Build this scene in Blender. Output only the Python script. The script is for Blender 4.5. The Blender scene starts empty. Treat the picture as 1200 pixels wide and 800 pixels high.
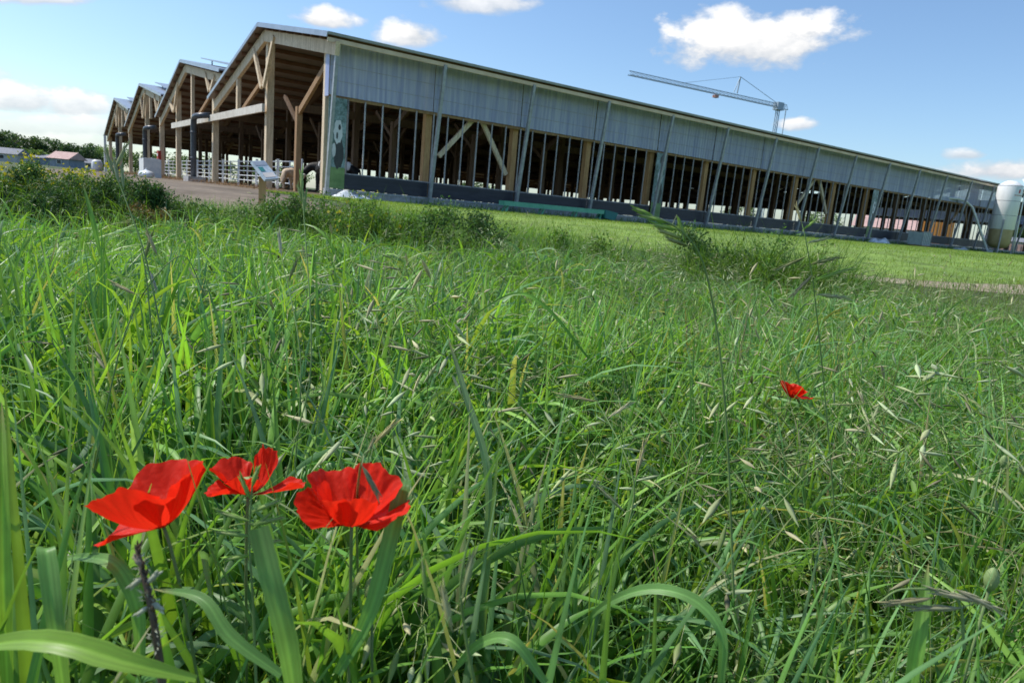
import bpy, math, random
import numpy as np
from mathutils import Vector, Matrix
rng = np.random.default_rng(7)
random.seed(7)
sc = bpy.context.scene
col = sc.collection
R = math.radians

# ------------------------------------------------------------------ camera
F_PX, ROLL, PITCH = 812.6, 0.0899, 0.1919
CAM = np.array([0.0, 0.0, 1.0])
_f = np.array([0, math.cos(PITCH), -math.sin(PITCH)])
_r0 = np.array([1.0, 0, 0]); _u0 = np.cross(_r0, _f)
AX_R = math.cos(ROLL)*_r0 + math.sin(ROLL)*_u0
AX_U = -math.sin(ROLL)*_r0 + math.cos(ROLL)*_u0
AX_F = _f
def ray(px, py): return AX_F + AX_R*(px-600)/F_PX - AX_U*(py-400)/F_PX
def at(px, py, depth): return CAM + ray(px, py)*depth
cd = bpy.data.cameras.new('camera'); cam = bpy.data.objects.new('camera', cd); col.objects.link(cam)
cam.matrix_world = Matrix(((AX_R[0], AX_U[0], -AX_F[0], CAM[0]), (AX_R[1], AX_U[1], -AX_F[1], CAM[1]),
                           (AX_R[2], AX_U[2], -AX_F[2], CAM[2]), (0, 0, 0, 1)))
cd.sensor_width = 36; cd.lens = F_PX/1200*36; cd.clip_start = 0.02; cd.clip_end = 9000
cd.dof.use_dof = True; cd.dof.focus_distance = 1.3; cd.dof.aperture_fstop = 13.0
sc.camera = cam

# ------------------------------------------------------------------ terrain and barn frame
def sstep(a, b, x):
    t = np.clip((x-a)/(b-a), 0, 1); return t*t*(3-2*t)
def ground_z(x, y):
    r = np.hypot(x, y)
    return 0.74*sstep(3.0, 21.0, r) + 0.02*np.sin(x*1.3+1)*np.sin(y*1.1)*(1-sstep(18, 24, r))
BA = math.pi/2 - 0.9377
UX = np.array([math.cos(BA), math.sin(BA), 0]); GX = np.array([-math.sin(BA), math.cos(BA), 0])
BC = np.array([-7.243, 25.618, 0.80])
def B(s, t, h=0.0): return BC + UX*s + GX*t + np.array([0, 0, h])
def to_st(x, y):
    dx, dy = x-BC[0], y-BC[1]
    return dx*UX[0]+dy*UX[1], dx*GX[0]+dy*GX[1]
SP = 4.2

# ------------------------------------------------------------------ tags
def tag(o, label=None, cat=None, group=None, kind=None):
    if label: o['label'] = label
    if cat: o['category'] = cat
    if group: o['group'] = group
    if kind: o['kind'] = kind
    return o
def empty(name, loc=(0, 0, 0), rz=0.0):
    o = bpy.data.objects.new(name, None); col.objects.link(o)
    o.location = tuple(loc); o.rotation_euler = (0, 0, rz); o.empty_display_size = .2
    return o
def copy_tree(o, parent=None):
    c = o.copy(); col.objects.link(c); c.parent = parent
    for ch in list(o.children): copy_tree(ch, c)
    return c

# ------------------------------------------------------------------ materials
def new_mat(name):
    m = bpy.data.materials.new(name); m.use_nodes = True
    nt = m.node_tree; nt.nodes.clear()
    return m, nt
def mat(name, c1, c2=None, rough=.7, metal=0.0, scale=3.0, stretch=(1, 1, 1), bump=0.0, detail=6.0, spec=.4, lo=.35, hi=.65, fine=0.0):
    m, nt = new_mat(name); N = nt.nodes.new; L = nt.links.new
    out = N('ShaderNodeOutputMaterial'); b = N('ShaderNodeBsdfPrincipled'); L(b.outputs[0], out.inputs[0])
    b.inputs['Roughness'].default_value = rough; b.inputs['Metallic'].default_value = metal
    b.inputs['Specular IOR Level'].default_value = spec
    tc = N('ShaderNodeTexCoord'); mp = N('ShaderNodeMapping'); mp.inputs['Scale'].default_value = stretch
    L(tc.outputs['Object'], mp.inputs[0])
    nz = N('ShaderNodeTexNoise'); nz.inputs['Scale'].default_value = scale; nz.inputs['Detail'].default_value = detail
    nz.inputs['Roughness'].default_value = .62
    L(mp.outputs[0], nz.inputs['Vector'])
    cr = N('ShaderNodeValToRGB'); cr.color_ramp.elements[0].position = lo; cr.color_ramp.elements[1].position = hi
    cr.color_ramp.elements[0].color = (*c1, 1); cr.color_ramp.elements[1].color = (*(c2 or c1), 1)
    L(nz.outputs[0], cr.inputs[0])
    src = cr.outputs[0]
    if fine:
        n2 = N('ShaderNodeTexNoise'); n2.inputs['Scale'].default_value = scale*7; n2.inputs['Detail'].default_value = 4
        L(mp.outputs[0], n2.inputs['Vector'])
        r2 = N('ShaderNodeMapRange'); r2.inputs[1].default_value = .3; r2.inputs[2].default_value = .7
        r2.inputs[3].default_value = 1-fine; r2.inputs[4].default_value = 1+fine
        L(n2.outputs[0], r2.inputs[0])
        mx = N('ShaderNodeVectorMath'); mx.operation = 'SCALE'; L(src, mx.inputs[0]); L(r2.outputs[0], mx.inputs['Scale'])
        src = mx.outputs[0]
    L(src, b.inputs['Base Color'])
    if bump:
        bp = N('ShaderNodeBump'); bp.inputs['Strength'].default_value = bump; bp.inputs['Distance'].default_value = .02
        L(nz.outputs[0], bp.inputs['Height']); L(bp.outputs[0], b.inputs['Normal'])
    return m
def plant_mat(name, rough=.42, transl=.42, spec=.36, warm=(1.4, 1.3, .42), vein=0.0):
    """leaf material reading its own colour from the mesh attribute"""
    m, nt = new_mat(name); N = nt.nodes.new; L = nt.links.new
    out = N('ShaderNodeOutputMaterial'); b = N('ShaderNodeBsdfPrincipled'); tr = N('ShaderNodeBsdfTranslucent'); mx = N('ShaderNodeMixShader')
    at_ = N('ShaderNodeAttribute'); at_.attribute_name = 'tint'
    tc = N('ShaderNodeTexCoord'); nz = N('ShaderNodeTexNoise'); nz.inputs['Scale'].default_value = 22 if not vein else 60
    nz.inputs['Detail'].default_value = 3
    L(tc.outputs['Object'], nz.inputs['Vector'])
    mr = N('ShaderNodeMapRange'); mr.inputs[3].default_value = .78; mr.inputs[4].default_value = 1.25
    mr.inputs[1].default_value = .3; mr.inputs[2].default_value = .7
    L(nz.outputs[0], mr.inputs[0])
    sc1 = N('ShaderNodeVectorMath'); sc1.operation = 'SCALE'; L(at_.outputs['Color'], sc1.inputs[0]); L(mr.outputs[0], sc1.inputs['Scale'])
    L(sc1.outputs[0], b.inputs['Base Color'])
    b.inputs['Roughness'].default_value = rough; b.inputs['Specular IOR Level'].default_value = spec
    ml = N('ShaderNodeVectorMath'); ml.operation = 'MULTIPLY'; ml.inputs[1].default_value = warm
    L(sc1.outputs[0], ml.inputs[0]); L(ml.outputs[0], tr.inputs[0])
    mx.inputs[0].default_value = transl
    L(b.outputs[0], mx.inputs[1]); L(tr.outputs[0], mx.inputs[2]); L(mx.outputs[0], out.inputs[0])
    return m
M = {}
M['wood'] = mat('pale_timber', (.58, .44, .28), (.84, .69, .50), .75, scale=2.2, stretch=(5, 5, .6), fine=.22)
M['wood_dim'] = mat('shade_darkened_inner_timber', (.11, .065, .035), (.18, .11, .065), .85, scale=2, stretch=(5, 5, .6))  # same timber with the gloom of the interior put into a darker colour
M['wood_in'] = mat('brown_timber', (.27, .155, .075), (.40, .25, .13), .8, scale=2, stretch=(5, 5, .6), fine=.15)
M['wood_eave'] = mat('eave_timber', (.62, .46, .32), (.76, .60, .44), .75, scale=2)
M['wood_side'] = mat('orange_timber', (.46, .24, .10), (.60, .36, .17), .8, scale=2, stretch=(5, 5, .6), fine=.15)
M['wood_white'] = mat('whitened_board', (.55, .50, .42), (.72, .68, .6), .7, scale=2, fine=.1)
M['purlin'] = mat('dark_timber', (.18, .09, .055), (.26, .14, .09), .8, scale=2)
M['sheet_under'] = mat('roof_underside', (.24, .19, .16), (.32, .26, .22), .6, scale=.8)
M['sheet'] = mat('roof_metal', (.26, .29, .33), (.36, .39, .44), .35, metal=.55, scale=1.5)
M['galv'] = mat('galvanised_steel', (.27, .29, .31), (.40, .42, .45), .45, metal=.25, scale=7, fine=.15)
M['mullion'] = mat('window_bar_metal', (.26, .26, .28), (.42, .41, .42), .5, metal=.3, scale=4)
M['black'] = mat('black_windbreak_sheet', (.018, .02, .032), (.035, .038, .055), .45, scale=1.2, stretch=(1, 1, 6), bump=.6)
M['concrete'] = mat('concrete', (.34, .34, .34), (.52, .52, .52), .9, scale=2, fine=.2, bump=.3)
M['pipe'] = mat('dark_drain_pipe', (.05, .06, .075), (.09, .1, .12), .35, scale=4)
M['white_metal'] = mat('white_painted_steel', (.62, .65, .68), (.8, .8, .8), .45, scale=5)
M['silo'] = mat('white_silo_fibreglass', (.74, .75, .75), (.84, .84, .83), .35, scale=1, stretch=(4, 4, .4))
M['tan'] = mat('tan_silo_hopper', (.36, .28, .13), (.46, .37, .2), .5, scale=2)
M['green_paint'] = mat('green_paint', (.12, .42, .27), (.17, .5, .33), .5, scale=3, fine=.15)
M['teal_paint'] = mat('teal_paint', (.02, .16, .15), (.03, .2, .19), .5, scale=3)
M['red_paint'] = mat('red_paint', (.42, .03, .02), (.5, .05, .04), .5)
M['orange'] = mat('orange_tarp', (.65, .27, .05), (.75, .36, .10), .6, scale=1, stretch=(3, 3, .3))
M['pinkroof'] = mat('pink_tile_roof', (.42, .27, .24), (.55, .38, .34), .8, scale=2, fine=.15)
M['bluegrey'] = mat('blue_grey_cladding', (.20, .24, .30), (.30, .34, .40), .6, scale=2)
M['render'] = mat('pale_render', (.5, .47, .44), (.6, .57, .53), .85, scale=2)
M['slate'] = mat('grey_roof', (.16, .17, .2), (.26, .27, .3), .8, scale=3)
M['dark'] = mat('dark_opening', (.015, .017, .02), (.03, .03, .035), .4)
M['cow_black'] = mat('black_and_white_hide', (.012, .011, .012), (.75, .73, .7), .65, scale=1.6, detail=0, lo=.52, hi=.54)
M['cow_cream'] = mat('cream_hide', (.42, .30, .18), (.62, .5, .38), .7, scale=2)
M['hoof'] = mat('dark_hoof', (.03, .025, .02), (.06, .05, .04), .6)
M['bark'] = mat('bark', (.07, .055, .04), (.14, .11, .08), .9, scale=5, stretch=(3, 3, .6))
M['plastic'] = mat('crumpled_plastic', (.6, .63, .66), (.85, .87, .88), .25, scale=6, bump=.5)
M['tote'] = mat('pale_grey_tote', (.42, .5, .48), (.56, .63, .6), .45, scale=4)
M['crane'] = mat('crane_steel', (.30, .39, .46), (.4, .48, .55), .5, metal=.2)
M['crane_rust'] = mat('crane_trolley_paint', (.5, .25, .2), (.55, .3, .25), .6)
M['leaf'] = plant_mat('grass_leaf')
M['seed'] = plant_mat('grass_seedhead', rough=.6, transl=.3, spec=.3, warm=(1.05, 1.0, .7))
M['foliage'] = plant_mat('tree_foliage', rough=.55, transl=.25, spec=.3)
M['stem'] = plant_mat('plant_stem', rough=.55, transl=.1)
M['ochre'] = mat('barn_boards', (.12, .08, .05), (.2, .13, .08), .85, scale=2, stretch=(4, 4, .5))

# ------------------------------------------------------------------ mesh builder
class MB:
    def __init__(s): s.v = []; s.f = []; s.m = []
    def add(s, vs, fs, mi=0):
        o = len(s.v); s.v += [tuple(map(float, p)) for p in vs]; s.f += [tuple(i+o for i in f) for f in fs]; s.m += [mi]*len(fs); return s
    def box(s, x0, x1, y0, y1, z0, z1, mi=0):
        return s.add([(x0, y0, z0), (x1, y0, z0), (x1, y1, z0), (x0, y1, z0), (x0, y0, z1), (x1, y0, z1), (x1, y1, z1), (x0, y1, z1)],
                     [(0, 3, 2, 1), (4, 5, 6, 7), (0, 1, 5, 4), (1, 2, 6, 5), (2, 3, 7, 6), (3, 0, 4, 7)], mi)
    def beam(s, p, q, w, h, up=(0, 0, 1), mi=0):
        p = np.array(p, float); q = np.array(q, float); d = q-p; d /= np.linalg.norm(d)
        up = np.array(up, float); a = np.cross(d, up)
        if np.linalg.norm(a) < 1e-4: a = np.cross(d, (1, 0, 0))
        a /= np.linalg.norm(a); b = np.cross(a, d)
        a = a*w/2; b = b*h/2
        vs = [p-a-b, p+a-b, p+a+b, p-a+b, q-a-b, q+a-b, q+a+b, q-a+b]
        return s.add(vs, [(0, 1, 2, 3), (7, 6, 5, 4), (0, 4, 5, 1), (1, 5, 6, 2), (2, 6, 7, 3), (3, 7, 4, 0)], mi)
    def tube(s, pts, r, n=8, mi=0, cap=True):
        pts = [np.array(p, float) for p in pts]; K = len(pts)
        rs = [r]*K if np.isscalar(r) else r
        rings = []; a = None
        for i, p in enumerate(pts):
            d = pts[min(i+1, K-1)]-pts[max(i-1, 0)]; d /= np.linalg.norm(d)+1e-12
            if a is None:
                a = np.cross(d, (0, 0, 1.0))
                if np.linalg.norm(a) < .05: a = np.cross(d, (1.0, 0, 0))
            a = a-d*np.dot(a, d); a /= np.linalg.norm(a); b = np.cross(d, a)
            rings.append([p+rs[i]*(math.cos(2*math.pi*k/n)*a+math.sin(2*math.pi*k/n)*b) for k in range(n)])
        vs = [q for rg in rings for q in rg]; fs = []
        for i in range(K-1):
            for k in range(n):
                fs.append((i*n+k, i*n+(k+1) % n, (i+1)*n+(k+1) % n, (i+1)*n+k))
        if cap: fs += [tuple(range(n))[::-1], tuple((K-1)*n+k for k in range(n))]
        return s.add(vs, fs, mi)
    def lathe(s, prof, n=24, c=(0, 0), mi=0):
        vs = []; fs = []
        for (r, z) in prof:
            for k in range(n): vs.append((c[0]+r*math.cos(2*math.pi*k/n), c[1]+r*math.sin(2*math.pi*k/n), z))
        for i in range(len(prof)-1):
            for k in range(n): fs.append((i*n+k, i*n+(k+1) % n, (i+1)*n+(k+1) % n, (i+1)*n+k))
        return s.add(vs, fs, mi)
    def build(s, name, m, parent=None, smooth=False):
        me = bpy.data.meshes.new(name); me.from_pydata(s.v, [], s.f); 
        for mm in (m if isinstance(m, (list, tuple)) else [m]): me.materials.append(mm)
        if any(s.m): me.polygons.foreach_set('material_index', s.m)
        if smooth: me.polygons.foreach_set('use_smooth', [True]*len(s.f))
        me.update()
        o = bpy.data.objects.new(name, me); col.objects.link(o)
        if parent is not None: o.parent = parent
        return o

class NB:
    """numpy mesh collector with a per-vertex tint"""
    def __init__(s): s.v = []; s.q = []; s.c = []; s.n = 0
    def add(s, v, q, c):
        s.v.append(v.reshape(-1, 3)); s.q.append(q.reshape(-1, 4)+s.n); s.c.append(np.broadcast_to(c, v.shape).reshape(-1, 3)); s.n += v.reshape(-1, 3).shape[0]
    def arrays(s): return np.concatenate(s.v), np.concatenate(s.q), np.concatenate(s.c)
    def build(s, name, m, parent=None, smooth=True, origin=None):
        V, Q, C = s.arrays()
        if origin is not None: V = V-np.array(origin)
        me = bpy.data.meshes.new(name)
        me.vertices.add(len(V)); me.vertices.foreach_set('co', V.astype(np.float32).ravel())
        me.loops.add(Q.size); me.loops.foreach_set('vertex_index', Q.astype(np.int32).ravel())
        me.polygons.add(len(Q)); me.polygons.foreach_set('loop_start', np.arange(0, Q.size, 4, dtype=np.int32))
        me.polygons.foreach_set('loop_total', np.full(len(Q), 4, np.int32))
        me.update(calc_edges=True)
        if smooth: me.polygons.foreach_set('use_smooth', np.ones(len(Q), bool))
        a = me.color_attributes.new('tint', 'FLOAT_COLOR', 'POINT')
        a.data.foreach_set('color', np.concatenate([C, np.ones((len(C), 1))], 1).astype(np.float32).ravel())
        me.materials.append(m); me.update()
        o = bpy.data.objects.new(name, me); col.objects.link(o)
        if parent is not None: o.parent = parent
        if origin is not None: o.location = tuple(origin)
        return o

def U(a, b, n): return rng.uniform(a, b, n)
def blades(nb, P, L, w, az, th0, bend, tint, segs=8, power=2.0, fold=.25, twist=None, tip=None, roll=None, prof='leaf'):
    """arching leaf ribbons; every argument is one value per blade"""
    n = len(L); s = np.linspace(0, 1, segs+1)[None, :]
    th = th0[:, None]+bend[:, None]*s**power
    tw = U(-.5, .5, n) if twist is None else twist
    a = az[:, None]+tw[:, None]*s
    T = np.stack([np.sin(th)*np.cos(a), np.sin(th)*np.sin(a), np.cos(th)], -1)
    ds = (L/segs)[:, None, None]
    pos = np.concatenate([np.zeros((n, 1, 3)), np.cumsum((T[:, :-1]+T[:, 1:])/2*ds, 1)], 1)+P[:, None, :]
    side = np.stack([-np.sin(a), np.cos(a), np.zeros_like(a)], -1)
    nrm = np.cross(side, T)
    rl = (U(-.7, .7, n) if roll is None else roll)[:, None]+U(-.8, .8, n)[:, None]*s
    side2 = side*np.cos(rl)[..., None]+nrm*np.sin(rl)[..., None]
    nrm2 = np.cross(side2, T)
    if prof == 'leaf': pw = np.minimum(1, .45+s*2.5)*np.clip(1-s**3.2, 0.02, 1)
    else: pw = np.clip(1.0-.7*s, .05, 1)
    hw = (w/2)[:, None]*pw
    l = pos-side2*hw[..., None]; r = pos+side2*hw[..., None]; c = pos-nrm2*(hw*fold*2)[..., None]
    V = np.stack([l, c, r], 2)                      # n, segs+1, 3, 3
    idx = np.arange(n*(segs+1)*3).reshape(n, segs+1, 3)
    q1 = np.stack([idx[:, :-1, 0], idx[:, :-1, 1], idx[:, 1:, 1], idx[:, 1:, 0]], -1)
    q2 = np.stack([idx[:, :-1, 1], idx[:, :-1, 2], idx[:, 1:, 2], idx[:, 1:, 1]], -1)
    tp = tint if tip is None else tip
    k = (s**2.2)[..., None]
    C = tint[:, None, :]*(1-k)+tp[:, None, :]*k
    C = np.repeat(C[:, :, None, :], 3, 2).copy()
    C[:, :, 1, :] *= 1.18                            # paler midrib
    nb.add(V, np.concatenate([q1.reshape(-1, 4), q2.reshape(-1, 4)]), C)

GREENS = np.array([(.112, .25, .034), (.145, .30, .038), (.12, .255, .085), (.20, .345, .048), (.08, .185, .048), (.165, .29, .13)])
def greens(n, w=(3, 3, 2, 2, 2, 1), var=.22, bright=1.0):
    p = np.array(w, float); p /= p.sum()
    c = GREENS[rng.choice(len(GREENS), n, p=p)]
    return c*U(1-var, 1+var, n)[:, None]*bright*rng.normal(1, .05, (n, 3))

# ---- seed head templates
class Tpl:
    def __init__(s): s.nb = NB()
    def spindle(s, p, d, L, w, c, flat=.55, n=5, tipc=None):
        d = np.array(d, float); d /= np.linalg.norm(d); a = np.cross(d, (0.3, .2, 1)); a /= np.linalg.norm(a); b = np.cross(d, a)
        ks = np.array([0, .2, .45, .75, 1.0]); rs = np.array([.15, .75, 1, .55, .03])*w/2
        V = np.zeros((5, n, 3)); ang = np.arange(n)*2*math.pi/n
        for i in range(5):
            V[i] = np.array(p)+d*L*ks[i]+rs[i]*(np.cos(ang)[:, None]*a+flat*np.sin(ang)[:, None]*b)
        idx = np.arange(5*n).reshape(5, n); nx = np.roll(idx, -1, 1)
        q = np.stack([idx[:-1], nx[:-1], nx[1:], idx[1:]], -1).reshape(-1, 4)
        cc = np.array(c)[None, None, :]*np.linspace(.85, 1.2, 5)[:, None, None]*np.where(np.arange(n) % 2, .75, 1.15)[None, :, None]
        if tipc is not None: cc = cc*(1-ks[:, None, None]**2)+np.array(tipc)*ks[:, None, None]**2
        s.nb.add(V, q, np.broadcast_to(cc, V.shape))
    def thread(s, pts, r0, r1, c, n=3):
        pts = np.array(pts, float); K = len(pts); V = np.zeros((K, n, 3)); ang = np.arange(n)*2*math.pi/n
        for i in range(K):
            d = pts[min(i+1, K-1)]-pts[max(i-1, 0)]; d /= np.linalg.norm(d)+1e-9
            a = np.cross(d, (.31, .22, .9)); 
            if np.linalg.norm(a) < .05: a = np.cross(d, (1, 0, 0))
            a /= np.linalg.norm(a); b = np.cross(d, a); rr = r0+(r1-r0)*i/(K-1)
            V[i] = pts[i]+rr*(np.cos(ang)[:, None]*a+np.sin(ang)[:, None]*b)
        idx = np.arange(K*n).reshape(K, n); nx = np.roll(idx, -1, 1)
        s.nb.add(V, np.stack([idx[:-1], nx[:-1], nx[1:], idx[1:]], -1).reshape(-1, 4), np.broadcast_to(np.array(c), V.shape))
STRAW = (.52, .49, .28); PALE = (.38, .44, .21); PURP = (.22, .21, .12); SGREEN = (.24, .34, .10); STEMC = (.19, .29, .09)
def stem_path(H, lean, n=9, power=2.0):
    s = np.linspace(0, 1, n); th = .05+lean*s**power
    p = [np.zeros(3)]
    for i in range(1, n): p.append(p[-1]+np.array([math.sin(th[i]), 0, math.cos(th[i])])*H/(n-1))
    return np.array(p), th
def tpl_brome(H, lean, nsp, cset, big=1.0, branch=.05):
    t = Tpl(); p, th = stem_path(H, lean, 12)
    t.thread(p, .0013, .0006, STEMC)
    for k in range(nsp):
        f = 1-.34*(k/nsp)*random.uniform(.8, 1.15); i = min(int(f*11), 10); fr = f*11-i
        q = p[i]*(1-fr)+p[i+1]*fr
        a = random.uniform(-1.2, 1.2)+(0 if random.random() < .7 else math.pi); l = random.uniform(.5, 1.3)*branch*(1.4-f+.2)*1.4
        d = np.array([math.cos(a), math.sin(a), random.uniform(.1, 1.0)]); d /= np.linalg.norm(d)
        m_ = q+d*l*.6; e = m_+(d+np.array([.3, 0, -.9]))*l*.45
        t.thread([q, m_, e], .0005, .0003, PALE)
        dd = np.array([d[0]*.8+.35, d[1]*.8, random.uniform(-1.0, .35)])
        c = random.choice(cset); L = random.uniform(.024, .038)*big
        t.spindle(e, dd, L, .0068*big, c, tipc=STRAW if random.random() < .25 else None)
        if random.random() < .5:
            dn = dd/np.linalg.norm(dd); t.thread([e+dn*L*.9, e+dn*L*1.35+np.array([0, 0, .002])], .00025, .0001, STRAW)
    return t.nb.arrays()
def tpl_spike(H, lean, kind):
    t = Tpl(); p, th = stem_path(H, lean, 12)
    t.thread(p, .0013, .0007, STEMC)
    i0 = 9; 
    if kind == 'foxtail':
        for j in range(46):
            f = (i0+(11-i0)*j/46); i = int(f); q = p[i]+(p[min(i+1, 11)]-p[i])*(f-i)
            a = random.uniform(0, 6.28); t.spindle(q, (math.cos(a)*.8, math.sin(a)*.8, 1.1), .007, .0022, random.choice((SGREEN, PALE, PALE)), n=4)
    else:
        for j in range(15):
            f = (8+3*j/15); i = int(f); q = p[i]+(p[min(i+1, 11)]-p[i])*(f-i)
            sd = 1 if j % 2 else -1
            t.spindle(q, (sd*.45, random.uniform(-.2, .2), 1), .013, .0035, random.choice((SGREEN, PALE)), n=4)
            if random.random() < .6:
                for k in range(2):
                    e = q+np.array([sd*.004+random.uniform(-.003, .003), random.uniform(-.004, .004), random.uniform(0, .008)])
                    t.spindle(e, (sd*.5, random.uniform(-1, 1), -.6), .0035, .0014, (.55, .5, .25), n=3)
    return t.nb.arrays()
def tpl_cloudy(H, lean):
    t = Tpl(); p, th = stem_path(H, lean, 12); t.thread(p, .0012, .0006, STEMC)
    for k in range(26):
        f = 1-.3*k/26; i = min(int(f*11), 10); q = p[i]+(p[i+1]-p[i])*(f*11-i)
        a = random.uniform(0, 6.28); l = .035*(1.15-f+.15)*random.uniform(.6, 1.4)
        e = q+np.array([math.cos(a), math.sin(a), random.uniform(.3, 1.2)])*l
        t.thread([q, e], .0003, .0002, PALE)
        t.spindle(e, (math.cos(a)*.5, math.sin(a)*.5, .8), .008, .0025, random.choice((PALE, STRAW, PURP)), n=3)
    return t.nb.arrays()
TPL_B = [tpl_brome(random.uniform(.58, .82), random.uniform(.5, 1.7), random.randint(6, 13), [PALE, SGREEN, SGREEN, PURP, (.40, .47, .26), (.13, .15, .06)]) for _ in range(10)]
TPL_O = [tpl_brome(random.uniform(.62, .86), random.uniform(.3, 1.2), random.randint(5, 9), [(.42, .5, .28), PALE, PALE, STRAW], 1.2, .06) for _ in range(6)]
TPL_S = [tpl_spike(random.uniform(.5, .72), random.uniform(.05, .6), 'rye') for _ in range(5)]+[tpl_spike(random.uniform(.5, .7), random.uniform(.05, .5), 'foxtail') for _ in range(3)]
TPL_C = [tpl_cloudy(random.uniform(.6, .8), random.uniform(.1, .5)) for _ in range(3)]
def place_tpl(nb, tpls, P, scale, az, tilt=.12):
    ids = rng.integers(0, len(tpls), len(P))
    for j, (V, Q, C) in enumerate(tpls):
        k = np.where(ids == j)[0]
        if len(k) == 0: continue
        a = az[k]; ca, sa = np.cos(a), np.sin(a); n = len(k)
        v = V[None]*scale[k][:, None, None]
        X = v[..., 0]*ca[:, None]-v[..., 1]*sa[:, None]; Y = v[..., 0]*sa[:, None]+v[..., 1]*ca[:, None]
        tx = rng.normal(0, tilt, n)[:, None]; ty = rng.normal(0, tilt, n)[:, None]
        W = np.stack([X+v[..., 2]*tx, Y+v[..., 2]*ty, v[..., 2]], -1)+P[k][:, None, :]
        q = Q[None]+(np.arange(n)*len(V))[:, None, None]
        nb.add(W, q, C[None]*U(.8, 1.2, n)[:, None, None])

def leaf_cloud(nb, P, size, tint, up=.3, aspect=.5):
    """small bent diamond leaves at points P"""
    n = len(P); d = rng.normal(0, 1, (n, 3)); d[:, 2] += up; d /= np.linalg.norm(d, axis=1)[:, None]
    a = np.cross(d, rng.normal(0, 1, (n, 3))); a /= np.linalg.norm(a, axis=1)[:, None]+1e-9; b = np.cross(d, a)
    L = size[:, None]; w = L*aspect
    V = np.stack([P, P+d*L*.5-a*w*.5+b*L*.08, P+d*L, P+d*L*.5+a*w*.5+b*L*.08], 1)
    idx = np.arange(n*4).reshape(n, 4)
    nb.add(V, idx, np.repeat(tint[:, None, :], 4, 1))

# ------------------------------------------------------------------ GROUND
def gradmesh(name, X, Y, Z, m, kind='structure'):
    h, w = X.shape; V = np.stack([X, Y, Z], -1).reshape(-1, 3); idx = np.arange(h*w).reshape(h, w)
    Q = np.stack([idx[:-1, :-1], idx[:-1, 1:], idx[1:, 1:], idx[1:, :-1]], -1).reshape(-1, 4)
    nb = NB(); nb.add(V, Q, np.full(3, .1)); o = nb.build(name, m, smooth=True); tag(o, kind=kind); return o
def soil_mat():
    m = mat('meadow_soil', (.045, .05, .02), (.075, .11, .03), .95, scale=.9, fine=.3, detail=8)
    return m
ang = np.linspace(0, 2*math.pi, 181); rad = np.concatenate([[0.0], np.geomspace(.5, 30, 60), np.geomspace(34, 5000, 30)])
A_, R_ = np.meshgrid(ang, rad); X_, Y_ = R_*np.sin(A_), R_*np.cos(A_)
gm = gradmesh('ground', X_, Y_, ground_z(X_, Y_), soil_mat())
# lawn beside the barn
lawn_m = mat('lawn_turf', (.12, .20, .03), (.19, .28, .05), .9, scale=.28, fine=.35, detail=8, lo=.3, hi=.7)
def lawn_low(s): return -13.5-7.2*sstep(-2.5, 3.5, s)+np.sin(s*.9)*.25+np.sin(s*2.3)*.12
S_, T_ = np.meshgrid(np.linspace(-2.5, 95, 110), np.linspace(0, 1, 40)); T2 = lawn_low(S_)*(1-T_)+(-.55)*T_
XX = BC[0]+UX[0]*S_+GX[0]*T2; YY = BC[1]+UX[1]*S_+GX[1]*T2
gradmesh('lawn', XX, YY, ground_z(XX, YY)+.012, lawn_m)
# dry dirt strip between the lawn and the meadow
dirt_m = mat('dry_earth', (.24, .185, .13), (.40, .33, .25), .95, scale=.7, fine=.2, bump=.4, detail=8)
S_, T_ = np.meshgrid(np.linspace(0, 40, 90), np.linspace(-1.3, .1, 12)); T2 = lawn_low(S_)+T_+np.sin(S_*1.3)*.2*(T_ < -1.2)
XX = BC[0]+UX[0]*S_+GX[0]*T2; YY = BC[1]+UX[1]*S_+GX[1]*T2
gradmesh('dirt_path', XX, YY, ground_z(XX, YY)+.008, dirt_m)
# trampled yard in front of the open gables
yard_m = mat('trampled_yard', (.10, .075, .05), (.21, .165, .12), .95, scale=.5, fine=.25, bump=.4, detail=8)
S_, T_ = np.meshgrid(np.linspace(0, 1, 24), np.concatenate([np.linspace(-12.5, 0, 30), np.linspace(.9, 68, 70)])); YR = -.02-3.2*(1-sstep(-3.5, -.3, T_)); S2 = YR-(1-S_)*(8.4+YR-4.6*sstep(24, 36, T_)+np.sin(T_*.8)*.5)*(1-.35*(1-sstep(-12.5, -10.5, T_)))
XX = BC[0]+UX[0]*S2+GX[0]*T_; YY = BC[1]+UX[1]*S2+GX[1]*T_
gradmesh('yard', XX, YY, ground_z(XX, YY)+.016, yard_m)

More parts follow.
